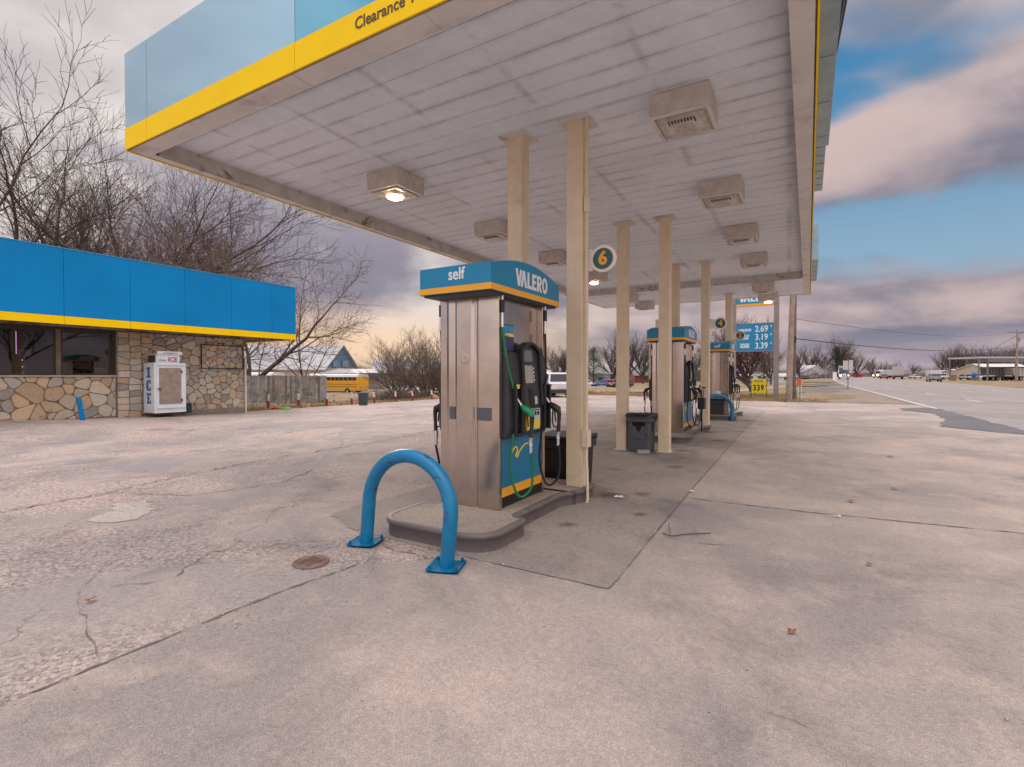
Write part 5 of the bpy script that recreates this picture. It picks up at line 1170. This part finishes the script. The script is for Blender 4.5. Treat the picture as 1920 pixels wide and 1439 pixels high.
# school buses
mBus = mat('bus_yellow', (.72, .34, .015), .45, var=.04); mBusR = mat('bus_roof', (.68, .68, .68), .5); mWin = mat('vehicle_glass', (.02, .022, .028), .08); mTyre = mat('tyre', (.018, .018, .018), .85); mRim = mat('rim', (.35, .35, .36), .35, metal=.6)
def wheel(par, x, y, r, w=.22):
    s = 1 if y > 0 else -1; M = Matrix.Translation((x, y, r)) @ Matrix.Rotation(-s * pi / 2, 4, 'X')
    b = MB(); b.lathe([(r * .55, -w / 2), (r * .93, -w / 2), (r, -w * .35), (r, w * .35), (r * .93, w / 2), (r * .55, w / 2)], k=20, M=M); wl = b.build('wheel', mTyre, par)
    b = MB(); b.lathe([(0, w * .30), (r * .2, w * .38), (r * .5, w * .32), (r * .6, w * .46), (r * .6, -w * .4)], k=16, M=M); b.build('rim', mRim, wl)
def bus(loc, rz, label):
    t = thing('school_bus', label, 'bus', loc, rz, 'school buses'); L_, hw = 9.6, 1.2
    b = MB(); b.box(0, L_, -hw, hw, .55, 2.0); b.box(L_, L_ + 1.4, -.95, .95, .55, 1.55); b.build('body', mBus, t, .08)
    pf = [(-hw, 2.55), (-hw + .15, 2.85), (-hw + .5, 3.0), (hw - .5, 3.0), (hw - .15, 2.85), (hw, 2.55)]
    b = MB(); b.prism(pf[::-1], Matrix(((0, 0, 1, 0), (1, 0, 0, 0), (0, 1, 0, 0), (0, 0, 0, 1))), L_); b.build('roof', mBusR, t)
    b = MB(); b.box(.02, L_ - .02, -hw + .03, hw - .03, 2.0, 2.55); b.build('window_band', mBus, t)
    for i in range(11):
        for s in (-1, 1): b = MB(); b.box(.25 + i * .82, .93 + i * .82, s * hw - .04, s * hw + .015, 2.05, 2.48); b.build('window', mWin, t)
    for z in (1.1, 1.45): b = MB(); b.box(.05, L_ - .05, -hw - .012, hw + .012, z, z + .06); b.build('rub_rail', mBlack, t)
    b = MB(); b.box(L_ - .02, L_ + .03, -1.0, 1.0, 1.7, 2.5); b.build('windscreen', mWin, t)
    for x in (1.9, L_ + .4):
        for s in (-1, 1): wheel(t, x, s * (hw - .1), .48, .28)
    return t
a = P(572, 77); c = P(681, 72)
b1 = bus((*P(681, 73).xy, -1.32), math.atan2(c.y - a.y, c.x - a.x) + pi, 'yellow school bus with a white roof parked by the cream hall')
dup(b1, (*P(522, 72).xy, -1.12), math.atan2(c.y - a.y, c.x - a.x) + pi + .05, 'yellow school bus mostly hidden behind the grey board fence')

# ------------------------------------------------------------------ cars
def paint(name, c): return mat(name, c, .28, metal=.1, coat=.6)
mTail = mat('tail_lamp', (.45, .01, .012), .25); mHead = mat('head_lamp', (.7, .7, .68), .15); mTrimC = mat('car_trim', (.03, .03, .033), .5); mPlate = mat('number_plate', (.55, .56, .58), .5)
def car(loc, rz, label, col, kind='suv', grp=None, cat='car', name='parked_car', L=4.5, Wd=1.82, H=1.62, lit=False, trim=True):
    t = thing(name, label, cat, loc, rz, grp); hw = Wd / 2; m = paint('paint_' + label.split()[0] + name, col)
    # section list along x (rear to front): x, z bottom, z belt, half width
    bl = H * .60
    S = {'suv': [(-L / 2, .45, bl * .93, .90), (-L / 2 + .06, .34, bl * .99, .96), (-L / 2 + .5, .28, bl, 1.0), (-.3, .26, bl, 1.0), (L * .18, .26, bl * .99, 1.0), (L * .24, .26, bl * .97, .99), (L / 2 - .35, .28, bl * .84, .95), (L / 2 - .06, .32, bl * .72, .88), (L / 2, .42, bl * .60, .82)],
         'sedan': [(-L / 2, .42, bl * .92, .88), (-L / 2 + .08, .32, bl * 1.0, .95), (-L / 2 + .8, .24, bl * 1.02, 1), (0, .22, bl, 1), (L * .2, .22, bl * .98, 1), (L / 2 - .3, .26, bl * .82, .94), (L / 2 - .03, .3, bl * .68, .86), (L / 2, .38, bl * .6, .8)],
         'pickup': [(-L / 2, .55, bl * .98, .96), (-L / 2 + .05, .5, bl * 1.0, 1), (-L * .1, .45, bl, 1), (L * .2, .42, bl, 1), (L / 2 - .1, .45, bl * .92, .95), (L / 2, .5, bl * .75, .9)]}[kind]
    vs = []; n = 10
    for x, zb, zt, wf in S:
        w_ = hw * wf; zm = zb + (zt - zb) * .45
        vs += [(x, -w_ * .88, zb), (x, -w_, zb + .12), (x, -w_ * 1.0, zm), (x, -w_ * .97, zt - .05), (x, -w_ * .90, zt), (x, w_ * .90, zt), (x, w_ * .97, zt - .05), (x, w_, zm), (x, w_, zb + .12), (x, w_ * .88, zb)]
    b = MB(); b.add(vs, [(i * n + j, (i + 1) * n + j, (i + 1) * n + (j + 1) % n, i * n + (j + 1) % n) for i in range(len(S) - 1) for j in range(n)], 0, True)
    b.add(vs[:n], [tuple(range(n))]); b.add(vs[-n:], [tuple(range(n))[::-1]]); b.build('body', m, t)
    gh = {'suv': [(-L / 2 + .12, bl - .03), (-L / 2 + .42, H - .07), (-L / 2 + .75, H), (L * .03, H), (L * .10, H - .05), (L * .26, bl - .05)], 'sedan': [(-L * .40, bl - .02), (-L * .22, H - .05), (-L * .12, H), (L * .04, H), (L * .10, H - .04), (L * .27, bl - .04)],
          'pickup': [(-L * .08, bl - .03), (-L * .06, H - .05), (-L * .03, H), (L * .12, H), (L * .16, H - .04), (L * .26, bl - .05)]}[kind]
    def gw(z): return hw * (.93 - .20 * max(0, (z - bl)) / (H - bl))
    vs = [(x, -gw(z), z) for x, z in gh] + [(x, gw(z), z) for x, z in gh]; k = len(gh)
    b = MB(); b.add(vs, [tuple(range(k)), tuple(range(k, 2 * k))[::-1]] + [(i, i + k, (i + 1) % k + k, (i + 1) % k) for i in range(k)]); b.build('cabin', m, t, .04)
    # glass set a few mm proud
    x0, x1, x2, x3 = gh[0][0], gh[1][0], gh[-2][0], gh[-1][0]
    zb, zt = bl + .03, H - .12
    for s in (-1, 1):
        segs = [(x0 + .28, x0 + (x3 - x0) * .30), (x0 + (x3 - x0) * .33, x0 + (x3 - x0) * .55), (x0 + (x3 - x0) * .58, x3 - .22)] if kind != 'pickup' else [(x0 + .1, x0 + (x3 - x0) * .45), (x0 + (x3 - x0) * .5, x3 - .2)]
        for i, (a, c) in enumerate(segs):
            at = max(a, x1 + .12) if i == 0 else a; ct = min(c, x2 - .05) if i == len(segs) - 1 else c
            b = MB(); b.add([(a, s * (gw(zb) + .006), zb), (c, s * (gw(zb) + .006), zb), (ct, s * (gw(zt) + .006), zt), (at, s * (gw(zt) + .006), zt)], [(0, 1, 2, 3)[::-s]]); b.build('side_window', mWin, t)
    def lerp2(a, c, f): return (a[0] + (c[0] - a[0]) * f, a[1] + (c[1] - a[1]) * f)
    for (a, c, sx, nm) in ((gh[0], gh[1], -1, 'rear_window'), (gh[-1], gh[-2], 1, 'windscreen')):
        p0, p1 = lerp2(a, c, .14), lerp2(a, c, .93); b = MB()
        b.add([(p0[0] + sx * .012, -gw(p0[1]) * .88, p0[1] + .006), (p0[0] + sx * .012, gw(p0[1]) * .88, p0[1] + .006), (p1[0] + sx * .012, gw(p1[1]) * .88, p1[1] + .006), (p1[0] + sx * .012, -gw(p1[1]) * .88, p1[1] + .006)], [(0, 1, 2, 3)[::-sx]]); b.build(nm, mWin, t)
    for s in (-1, 1):
        b = MB(); b.box(-L / 2 - .012, -L / 2 + .14, s * hw * .90 - .14, s * hw * .90 + .10, bl * .76, bl * .92); b.build('tail_light', mTail, t, .02)
        b = MB(); b.box(L / 2 - .16, L / 2 + .005, s * hw * .74 - .16, s * hw * .74 + .12, bl * .55, bl * .68); b.build('headlight', mLit if lit else mHead, t, .02)
        b = MB(); b.box(L * .17, L * .17 + .12, s * (hw + .02), s * (hw + .14), bl + .0, bl + .12) if s > 0 else b.box(L * .17, L * .17 + .12, -(hw + .14), -(hw + .02), bl, bl + .12); b.build('mirror', m, t, .02)
    if trim:
        b = MB(); b.box(-L / 2 - .03, -L / 2 + .12, -hw * .86, hw * .86, .30, .56); b.build('rear_bumper', mTrimC, t, .03)
        b = MB(); b.box(L / 2 - .12, L / 2 + .02, -hw * .8, hw * .8, .28, .46); b.build('front_bumper', mTrimC, t, .03)
    b = MB(); b.box(-L / 2 - .036, -L / 2 - .031, -.26, .26, .60 if kind != 'suv' else .62, .75); b.build('number_plate', mPlate, t)
    r = .34 if kind != 'pickup' else .40
    for x in (-L * .30, L * .31):
        for s in (-1, 1):
            b = MB(); b.lathe([(0, 0), (r + .07, 0)], k=20, M=Matrix.Translation((x, s * (hw + .004), r + .02)) @ Matrix.Rotation(-s * pi / 2, 4, 'X')); b.build('wheel_arch', mTrimC, t)
            wheel(t, x, s * (hw - .07), r)
    return t
def face_dir(px, ang): return YAW + ang
road_out = pi / 2
car((*P(1030, 35.2).xy, -.02), YAW + radians(106), 'white hatchback seen from behind between the pump and nearest post', (.62, .62, .63), 'suv', L=4.6, H=1.66, name='parked_hatchback')
cg = 'cars parked across the side road'
for px, d, ang, col, kd, lb_ in ((1100, 112, 0, (.60, .60, .62), 'sedan', 'white saloon car parked left of the blue car beyond the lot'), (1131, 110, pi, (.02, .12, .42), 'sedan', 'bright blue car parked beyond the lot near the evergreen'), (1150, 108, radians(60), (.42, .03, .04), 'suv', 'red car parked between the blue and black cars'), (1166, 104, pi, (.02, .022, .025), 'suv', 'black car parked right of the red car beyond the lot'),
        (1508, 200, 0, (.03, .03, .06), 'suv', 'dark blue car parked left of the white house'), (1488, 180, 0, (.03, .04, .35), 'suv', 'bright blue van-like car beside the leaning wooden poles'), (1529, 205, 0, (.6, .6, .6), 'sedan', 'white car parked in front of the white gabled house')):
    p = P(px, d); car((p.x, p.y, G(p.x, p.y) - .06), YAW + ang, lb_, col, kd, cg, L=4.5, H=1.45 if kd == 'sedan' else 1.6)
def onroad(x, y): return (x + rc(y), y, G(8, y) + .004)
def hd(px, d, a=0): p = P(px, d); return math.atan2(p.y, p.x) + a
def lane(px, d): p = P(px, d); return (p.x, p.y, G(8, p.y) + .004)
tg = 'traffic on the highway'
car(lane(1751, 98), hd(1751, 98, radians(9)), 'silver hatchback driving away at the right of the highway', (.20, .22, .25), 'suv', tg, name='moving_car', H=1.62)
car(lane(1657.5, 160), hd(1657, 160, radians(3)), 'red car driving away in the middle of the highway', (.40, .02, .04), 'suv', tg, name='moving_car')
p = P(1716, 190); car((p.x, p.y, .2), YAW + .2, 'white car crossing at the far junction', (.6, .58, .56), 'sedan', tg, name='moving_car')
# trucks
mChr = mat('chrome', (.6, .6, .6), .15, metal=.9); mTruckW = mat('truck_white', (.62, .62, .62), .4, var=.05); mTruckB = mat('truck_windshield', (.05, .09, .14), .1)
def truck(loc, rz, label, cab, box, lit=True, H=4.0, name='semi_truck', cat='truck', boxL=14, flat=False):
    """front looks along +x; cab x 0..-5, box behind"""
    t = thing(name, label, cat, loc, rz, tg)
    b = MB(); b.box(-4.6, -1.6, -1.2, 1.2, .9, 3.3); b.add([(-1.6, -1.1, 1.0), (-1.6, 1.1, 1.0), (0, .8, 1.0), (0, -.8, 1.0), (-1.6, -1.1, 2.0), (-1.6, 1.1, 2.0), (0, .8, 1.75), (0, -.8, 1.75)], [(0, 3, 7, 4), (3, 2, 6, 7), (2, 1, 5, 6), (4, 7, 6, 5), (0, 1, 2, 3)])
    b.add([(-4.6, -1.15, 3.3), (-4.6, 1.15, 3.3), (-2.4, 1.0, 3.3), (-2.4, -1.0, 3.3), (-4.6, -1.1, H), (-4.6, 1.1, H), (-3.8, 1.0, H - .05), (-3.8, -1.0, H - .05)], [(0, 3, 7, 4), (3, 2, 6, 7), (2, 1, 5, 6), (4, 7, 6, 5), (0, 4, 5, 1)]); b.build('cab', paint('cab_' + label.split()[0], cab), t, .05)
    b = MB(); b.box(-1.62, -1.57, -1.05, 1.05, 2.1, 3.05); b.build('windscreen', mTruckB, t)
    b = MB(); b.box(.0, .04, -.5, .5, 1.0, 1.7); b.build('grille', mChr, t, .02)
    b = MB(); b.box(-.1, .12, -1.15, 1.15, .5, .92); b.build('bumper', mChr, t, .03)
    for s in (-1, 1): b = MB(); b.box(-.3, .06, s * .92 - .18, s * .92 + .18, 1.02, 1.32); b.build('headlight', mLit if lit else mHead, t, .03); b = MB(); b.box(-1.7, -1.55, s * 1.45 - .1, s * 1.45 + .1, 1.9, 2.7); b.build('mirror', mChr, t)
    if not flat: b = MB(); b.box(-5 - boxL, -5, -1.27, 1.27, 1.15, H); b.build('trailer_box', box, t, .03)
    for x in (-.9, -3.4, -4.4, -4 - boxL, -2.8 - boxL):
        for s in (-1, 1): wheel(t, x, s * 1.05, .5, .3)
    return t
truck(lane(1583, 146), hd(1583, 146, pi + radians(1)), 'dark-cabbed semi truck with lit headlights approaching on the left lane', (.03, .05, .09), mTruckW)
truck(lane(1641, 235), hd(1641, 235, pi - radians(35)), 'white-cabbed truck with a pale blue box turning far up the highway', (.6, .6, .6), mat('box_pale_blue', (.42, .52, .60), .5), H=3.8, boxL=8)
t = thing('box_truck', 'tall ribbed grey-white trailer seen from behind next to the red car', 'truck', lane(1684, 152), hd(1684, 152, .02), tg)
b = MB(); b.box(-2, 10, -1.3, 1.3, 1.2, 3.9); b.build('trailer_box', mat('trailer_beige', (.46, .42, .40), .6, var=.1), t)
for z in lin(1.45, 3.6, 5): b = MB(); b.box(-2.03, -2.002, -1.2, 1.2, z, z + .1); b.build('door_rib', mStain, t)
b = MB(); b.box(-2.06, -1.9, -1.3, 1.3, .6, 1.1); b.build('rear_bumper', mTrimC, t)
for s in (-1, 1): b = MB(); b.box(-2.09, -2.065, s * 1.05 - .2, s * 1.05 + .2, .72, .98); b.build('tail_light', mTail, t); wheel(t, -1, s * 1.0, .5, .4); wheel(t, 8, s * 1.0, .5, .4)

# ------------------------------------------------------------------ price sign, diesel sign, poles
mPostG = mat('sign_post_grey', (.26, .22, .20), .6, var=.1); mSignB = mat('sign_blue', (.01, .22, .40), .4); mSignT = mat('sign_teal', (.01, .25, .42), .4)
px_ = (-1.60, 33.0); t = thing('price_sign', 'tall blue fuel price sign hung between grey posts', 'price sign', (px_[0], px_[1], -.05), 0)
for x in (0, -2.28): b = MB(); b.box(x - .13, x + .13, -.13, .13, 0, 8.4); b.build('post', mPostG, t)
b = MB(); b.box(-2.14, -.14, -.10, .10, 2.94, 4.52); pn = b.build('price_panel', mSignB, t, .01)
b = MB(); b.box(-2.145, -2.11, -.11, .11, 2.91, 4.55); b.box(-.17, -.135, -.11, .11, 2.91, 4.55); b.box(-2.108, -.172, -.11, .11, 4.525, 4.56); b.box(-2.108, -.172, -.11, .11, 2.90, 2.935); b.build('panel_frame', mPostG, pn)
F1 = lambda x, z: face((0, -1, 0), (x, -.104, z))
for zz, a1, a2, pr in ((4.20, '', 'UNLEAD', '2.69'), (3.72, 'UNLEAD', 'PLUS', '3.19'), (3.22, 'UNLEAD', 'SUPER', '3.39')):
    text('price_text', pr, .50, F1(-.77, zz), mWhiteP, pn, bold=.012, sx=.80); text('price_text', '9', .17, F1(-.27, zz + .14), mWhiteP, pn, bold=.02, sx=.9)
    if a1: text('price_text', a1, .13, F1(-1.65, zz + .11), mWhiteP, pn, bold=.04)
    text('price_text', a2, .19 if a1 else .19, F1(-1.65, zz - .04), mWhiteP, pn, bold=.045, sx=.92)
b = MB(); b.box(-2.14, -.14, -.12, .12, 5.70, 6.95); tp = b.build('brand_panel', mSignT, t, .01)
b = MB(); b.box(-2.14, -.14, -.124, .124, 5.58, 5.70); b.build('brand_stripe', mOrange, tp)
M = face((0, -1, 0), (-2.0, -.122, 5.83)); bb, wd = brand_letters(M, .44); bb.build('brand_text', mWhiteP, tp)
p = P(1423, 31.5); t = thing('diesel_sign', 'small yellow diesel price sign on thin stakes in the dry grass', 'price sign', (p.x, p.y, -.08), YAW * .3)
b = MB(); b.box(-.42, .42, -.02, .02, .42, 1.30); bd = b.build('board', mat('diesel_yellow', (.85, .66, .02), .5), t, .01)
for x in (-.44, .44): b = MB(); b.tube([(x, 0, 0), (x, 0, 1.36)], .02, 6); b.build('stake', mBlack, t)
text('diesel_text', 'DIESEL', .17, face((0, -1, 0), (0, -.024, 1.16)), mBlk, bd, bold=.0, sx=1.1)
for i, ch in enumerate('339'): text('diesel_text', ch, .50, face((0, -1, 0), (-.24 + i * .215, -.024, .74)), mBlk, bd, bold=.03, sx=.72)
text('diesel_text', '9', .12, face((0, -1, 0), (.36, -.024, .88)), mBlk, bd)
mPole = mat('weathered_pole', (.34, .25, .20), .9, var=.2, vscale=3, bump=.4); mPoleD = mat('dark_pole', (.16, .13, .11), .9, var=.2); mWire = mat('wire', (.03, .03, .035), .6)
p = P(1479, 28.6); t = thing('utility_pole', 'thick wooden utility pole at the edge of the lot right of the price sign', 'utility pole', (p.x, p.y, -.1), 0, 'utility poles')
b = MB(); b.tube([(0, 0, 0), (.1, 0, 4), (.22, 0, 8.6)], [.17, .15, .12], 14); b.build('pole', mPole, t); b = MB(); b.box(-1.1, 1.4, -.06, .06, 8.0, 8.12); b.build('cross_arm', mPole, t)
p2 = P(1489.5, 31); t = thing('utility_pole', 'thinner dark pole standing right behind the thick wooden one', 'utility pole', (p2.x, p2.y, -.1), 0, 'utility poles')
b = MB(); b.tube([(0, 0, 0), (.0, 0, 8.4)], [.10, .08], 10); b.build('pole', mPoleD, t); b = MB(); b.box(-.09, .09, -.16, -.08, 3.6, 3.95); b.build('meter_box', mBlack2, t)
p3 = P(1499, 30); t = thing('pipeline_marker', 'pair of thin white posts with an orange top beside the wooden pole', 'marker post', (p3.x, p3.y, -.1), 0)
for x in (-.06, .10): b = MB(); b.tube([(x, 0, 0), (x, 0, .95)], .035, 8); b.build('white_post', mWhP, t)
b = MB(); b.box(-.12, .08, -.05, .05, .96, 1.36); b.build('orange_top', mat('marker_orange', (.75, .12, .02), .6), t)
def wire(a, c, sag, label, r=.02, n=24):
    a, c = Vector(a), Vector(c); o = thing('power_line', label, 'cable', a, 0, 'overhead cables'); pts = [(c - a) * (i / n) - Vector((0, 0, sag * 4 * (i / n) * (1 - i / n))) for i in range(n + 1)]
    b = MB(); b.tube(pts, r, 6); ob = b.build('power_line', mWire); ob.location = a; tag(ob, label, 'cable', 'overhead cables'); bpy.data.objects.remove(o); return ob
wire((p.x + .2, p.y, 8.3), (1.28, -6, 8.1), .6, 'thick overhead cable rising past the outer edge of the canopy', .028)
wire((p.x + .26, p.y, 8.25), (1.33, -6, 8.25), .62, 'second overhead cable twisted close beside the thick one', .02)
def upole(px, d, H, label, arm=2.2, r=.16, m=None, trans=False):
    q = PG(px, d); t = thing('utility_pole', label, 'utility pole', q, YAW, 'utility poles'); b = MB(); b.tube([(0, 0, 0), (0, 0, H)], [r, r * .7], 8); b.build('pole', m or mPole, t)
    if arm: b = MB(); b.box(-arm / 2, arm / 2, -.07, .07, H - .5, H - .36); b.build('cross_arm', mPoleD, t)
    if trans: b = MB(); b.cyl((.35, 0), .2, H - 2.2, H - 1.4, 12); b.build('transformer', mGalv, t)
    return q, H
qa = upole(1906, 97, 9.9, 'wooden utility pole with cross arm and transformer at the right edge', 3.2, .2, trans=True)
upole(1757, 420, 10, 'far thin pole on the skyline between the road and the steel shed', 0, .3)
upole(1163, 140, 8.2, 'pale utility pole behind the red car', 3.4, .24, mGalv)
upole(1218, 95, 9.0, 'wooden utility pole left of the second pump', 2.6, .17)
upole(1041, 150, 8, 'thin pole above the white hatchback, left of two', 0, .12); upole(1048, 150, 8.2, 'thin pole above the white hatchback, right of two', 0, .12)
upole(1548, 190, 5.8, 'grey pole beside the white gabled house', 0, .18, mGalv); upole(1652, 350, 10.5, 'far utility pole right of the lone skyline tree', 2, .22); upole(1683, 380, 9, 'far utility pole behind the ribbed trailer', 2.5, .2); upole(1726, 400, 9, 'far utility pole between the ribbed trailer and silver hatchback', 2, .2)
a = Vector((p2.x, p2.y, 3.7)); q = qa[0] + Vector((0, 0, 7.2))
wire(a, q, 1.0, 'low service cable drooping from the dark pole to the pole at the right edge', .03)
wire((p2.x, p2.y, 4.9), qa[0] + Vector((-1, 0, 9.5)), .9, 'upper thin cable from the wooden poles across the highway', .014)
wire(P(1757, 420, 10), qa[0] + Vector((.8, 0, 9.5)), 3.5, 'far cable running from the skyline pole to the right edge pole', .035)
# road sign backs
p = P(1590, 52); t = thing('road_sign', 'grey post with two blank sign backs beside the highway shoulder', 'road sign', (p.x, p.y, -.1), YAW - .1)
b = MB(); b.box(-.04, .04, -.04, .04, 0, 2.9); b.build('post', mGalv, t)
b = MB(); b.box(-.52, -.05, -.06, -.045, 2.1, 3.05); b.build('sign_back', mat('sign_back_cream', (.56, .50, .42), .5), t); b = MB(); b.box(.05, .44, -.06, -.045, 2.1, 3.1); b.build('sign_back', mat('sign_back_grey', (.50, .52, .50), .5), t)
p = P(1565, 120); b = MB(); b.box(-.45, .45, -.06, .06, -.3, 2.1); o = b.build('roadside_cabinet', mCream, bevel=.03); o.location = (p.x, p.y, .1); o.rotation_euler = (0, 0, YAW); tag(o, 'pale upright roadside cabinet just left of the oncoming truck', 'cabinet')
# ditch guard pipe
mPipe = mat('black_pipe', (.03, .028, .028), .6)
a, c = P(1170, 44), P(1330, 43); t = thing('ditch_rail', 'long black horizontal pipe over the ditch beyond the posts', 'pipe', (a.x, a.y, -.35), math.atan2(c.y - a.y, c.x - a.x)); L_ = (c - a).length
b = MB(); b.tube([(0, 0, .15), (L_, 0, .15)], .24, 14); b.build('pipe', mPipe, t)
for x in lin(.3, L_ - .3, 4): b = MB(); b.box(x - .12, x + .12, -.2, .2, -.3, .0); b.build('pipe_support', mStain, t)
# houses beyond
mHW = mat('house_white', (.60, .60, .58), .8); mHR = mat('house_roof_grey', (.20, .18, .18), .8); mHRl = mat('house_roof_pale', (.50, .50, .52), .6); mRedB = mat('house_red', (.25, .05, .05), .8)
hg = 'houses beyond the lot'
def house(px, d, L, Wd, e, rg_, label, wall, roof, end=False, wins=((.2, .35), (.6, .75)), dz=0):
    p = P(px, d); z = G(p.x, p.y) - .06 + dz; rz_ = YAW + (pi / 2 if end else 0)
    w_ = [('x' if 0 else 'n', 0, 0, 0, 0, '')][:0]
    if end: w_ = [('n', Wd * a, Wd * c, 1.0, 2.0, 'window') for a, c in wins]
    else: w_ = [('y', L * a, L * c, 1.0, 2.0, 'window') for a, c in wins]
    return hall((p.x, p.y, z), rz_, label, L, Wd, e, rg_, 'house', wall, wall, roof, wins=w_, cat='house', over=.35, group=hg)
house(1552, 215, 9, 10.3, 2.9, 5.6, 'white gabled house left of the oncoming truck', mHW, mHRl, True, ((.4, .6),))
house(1436, 150, 9, 8, 2.2, 3.1, 'low white shed with pale roof behind the price sign posts', mHW, mHRl, False, ((.6, .7),))
house(1417, 170, 7, 7, 2.0, 3.4, 'small pale roofed house behind the caravan', mHW, mHR)
house(1110, 150, 9, 9, 3.2, 6.0, 'grey-roofed house behind the blue and red cars', mat('house_grey', (.34, .32, .33), .8), mHRl, False)
house(1190, 165, 12, 8, 2.6, 4.6, 'dark red house left of the second pump', mRedB, mHR)
house(1020, 175, 8, 8, 2.4, 4.4, 'small white house above the hatchback', mHW, mHRl)
house(1606, 300, 3.4, 3.4, 1.8, 2.8, 'bright red barn right of the oncoming truck', mat('barn_red', (.28, .04, .045), .8), mat('barn_roof', (.3, .03, .04), .8), dz=.2)
# caravan
p = P(1383, 150); t = thing('caravan', 'white travel trailer parked left of the price sign', 'caravan', (p.x, p.y, G(p.x, p.y)), YAW + .1)
b = MB(); b.box(0, 8.6, -1.2, 1.2, .6, 2.7); b.build('body', mTruckW, t, .2); b = MB(); b.box(8.6, 11, -1.2, 1.2, 1.6, 2.9); b.build('gooseneck', mTruckW, t, .2)
for x in (1, 3.2, 5.6, 7.3): b = MB(); b.box(x, x + .9, -1.23, -1.19, 1.5, 2.1); b.build('window', mWin, t)
for x in (3.6, 4.7): wheel(t, x, -1.05, .36); wheel(t, x, 1.05, .36)
# right-hand yard
mShedR = mat('shed_roof', (.46, .44, .46), .5); mSteelG = mat('shed_steel', (.17, .16, .165), .6)
p = P(1799, 118); t = thing('steel_shed', 'open-sided grey steel shed with flat roof at the right', 'shed', (p.x, p.y, G(p.x, p.y) + .0), YAW)
b = MB(); b.box(-.2, 17, -5, 3, 5.0, 5.35); b.build('roof', mShedR, t); b = MB(); b.box(2.1, 17, -4.9, -4.7, 4.2, 4.98); b.build('roof_band', mSteelG, t)
for x, y in ((0, -4.8), (0, 2.6), (2.0, -4.8), (9, 2.6), (15.6, -4.8), (15.6, 2.6)): b = MB(); b.box(x - .12, x + .12, y - .12, y + .12, -.4, 4.98); b.build('post', mSteelG, t)
b = MB(); b.box(.14, 1.85, -4.88, -4.72, 4.3, 4.5); b.build('cross_beam', mSteelG, t)
house(1858, 175, 16, 14, 3.4, 5.4, 'long cream workshop with white roof behind the grain trailers', mHallW, mPale, False, ((.1, .3), (.45, .6)))
house(1800, 190, 8, 8, 2.6, 3.6, 'low cream office with dark windows left of the steel shed posts', mHallW, mPale, False, ((.15, .3), (.5, .8)))
p = P(1740, 205); t = thing('parked_trailer', 'long low white trailer parked behind the silver hatchback', 'trailer', (p.x, p.y, .1), YAW); b = MB(); b.box(0, 12, -1.2, 1.2, 1.1, 3.4); b.build('trailer_box', mTruckW, t, .03)
for x in (1.5, 2.7, 10): wheel(t, x, -1.0, .5, .3); wheel(t, x, 1.0, .5, .3)
def yardtruck(px, d, rz_, label, boxc, bl_, dump):
    p = P(px, d); t = thing('grain_trailer', label, 'trailer', (p.x, p.y, G(p.x, p.y) - .02), YAW + rz_, 'farm trailers in the yard')
    b = MB(); pf = [(-bl_ / 2 + .3, 1.2), (bl_ / 2 - .3, 1.2), (bl_ / 2, 2.9), (-bl_ / 2, 2.9)]; b.prism(pf, Matrix(((1, 0, 0, 0), (0, 0, -1, 1.2), (0, 1, 0, 0), (0, 0, 0, 1))), 2.4); b.build('hopper', boxc, t, .03)
    for i in range(6): x = -bl_ / 2 + .5 + i * (bl_ - 1) / 5; b = MB(); b.box(x - .05, x + .05, -1.26, -1.205, 1.3, 2.85); b.build('rib', mPostG, t)
    b = MB(); b.box(-bl_ / 2, bl_ / 2, -1.1, 1.1, 2.91, 3.15); b.build('tarp', mBlack2, t, .05)
    b = MB(); b.box(-bl_ / 2, bl_ / 2, -.5, .5, .75, 1.0); b.build('chassis', mTrimC, t)
    for x in (-bl_ / 2 + 1, -bl_ / 2 + 2.1, bl_ / 2 - 1.2):
        for s in (-1, 1): wheel(t, x, s * 1.0, .48, .3)
    return t
yardtruck(1864, 118, 0, 'dark grey hopper trailer left of the right-hand utility pole', mat('hopper_dark', (.10, .105, .11), .6, var=.2), 4.6, 1)
yardtruck(1909, 116, .05, 'ribbed pale hopper trailer behind the right-hand utility pole', mat('hopper_pale', (.50, .48, .46), .6, var=.1), 5.2, 1)
for px, d, ang, col, kd, lb_ in ((1815, 140, .2, (.3, .32, .36), 'suv', 'silver car parked between the steel shed posts'), (1838, 138, pi, (.6, .6, .6), 'pickup', 'white pickup parked left of the dark hopper trailer'), (1768, 150, radians(70), (.62, .62, .62), 'pickup', 'white pickup parked just right of the silver hatchback')):
    p = P(px, d); car((p.x, p.y, G(p.x, p.y) - .06), YAW + ang, lb_, col, kd, 'vehicles in the yard across the highway', L=4.6 if kd == 'suv' else 5.4, H=1.6 if kd == 'suv' else 1.85)
p = P(1826, 130); t = thing('blue_tank', 'small bright blue tank between the shed posts', 'tank', (p.x, p.y, .1), 0); b = MB(); b.lathe([(0, .9), (.5, .95), (.6, 1.2), (.6, 1.9), (.4, 2.1), (0, 2.15)], k=18); b.build('tank', mat('tank_blue', (.01, .18, .42), .4), t); b = MB(); b.box(-.5, .5, -.5, .5, 0, .9); b.build('stand', mRust, t)
p = P(1797, 118); b = MB(); b.box(-.5, .5, -.4, .4, 0, 1.5); o = b.build('rusty_crate', mat('crate_rust', (.30, .15, .10), .9, var=.3), bevel=.03); o.location = (p.x - .9, p.y, .05); tag(o, 'reddish-brown crate at the left end of the steel shed', 'crate')
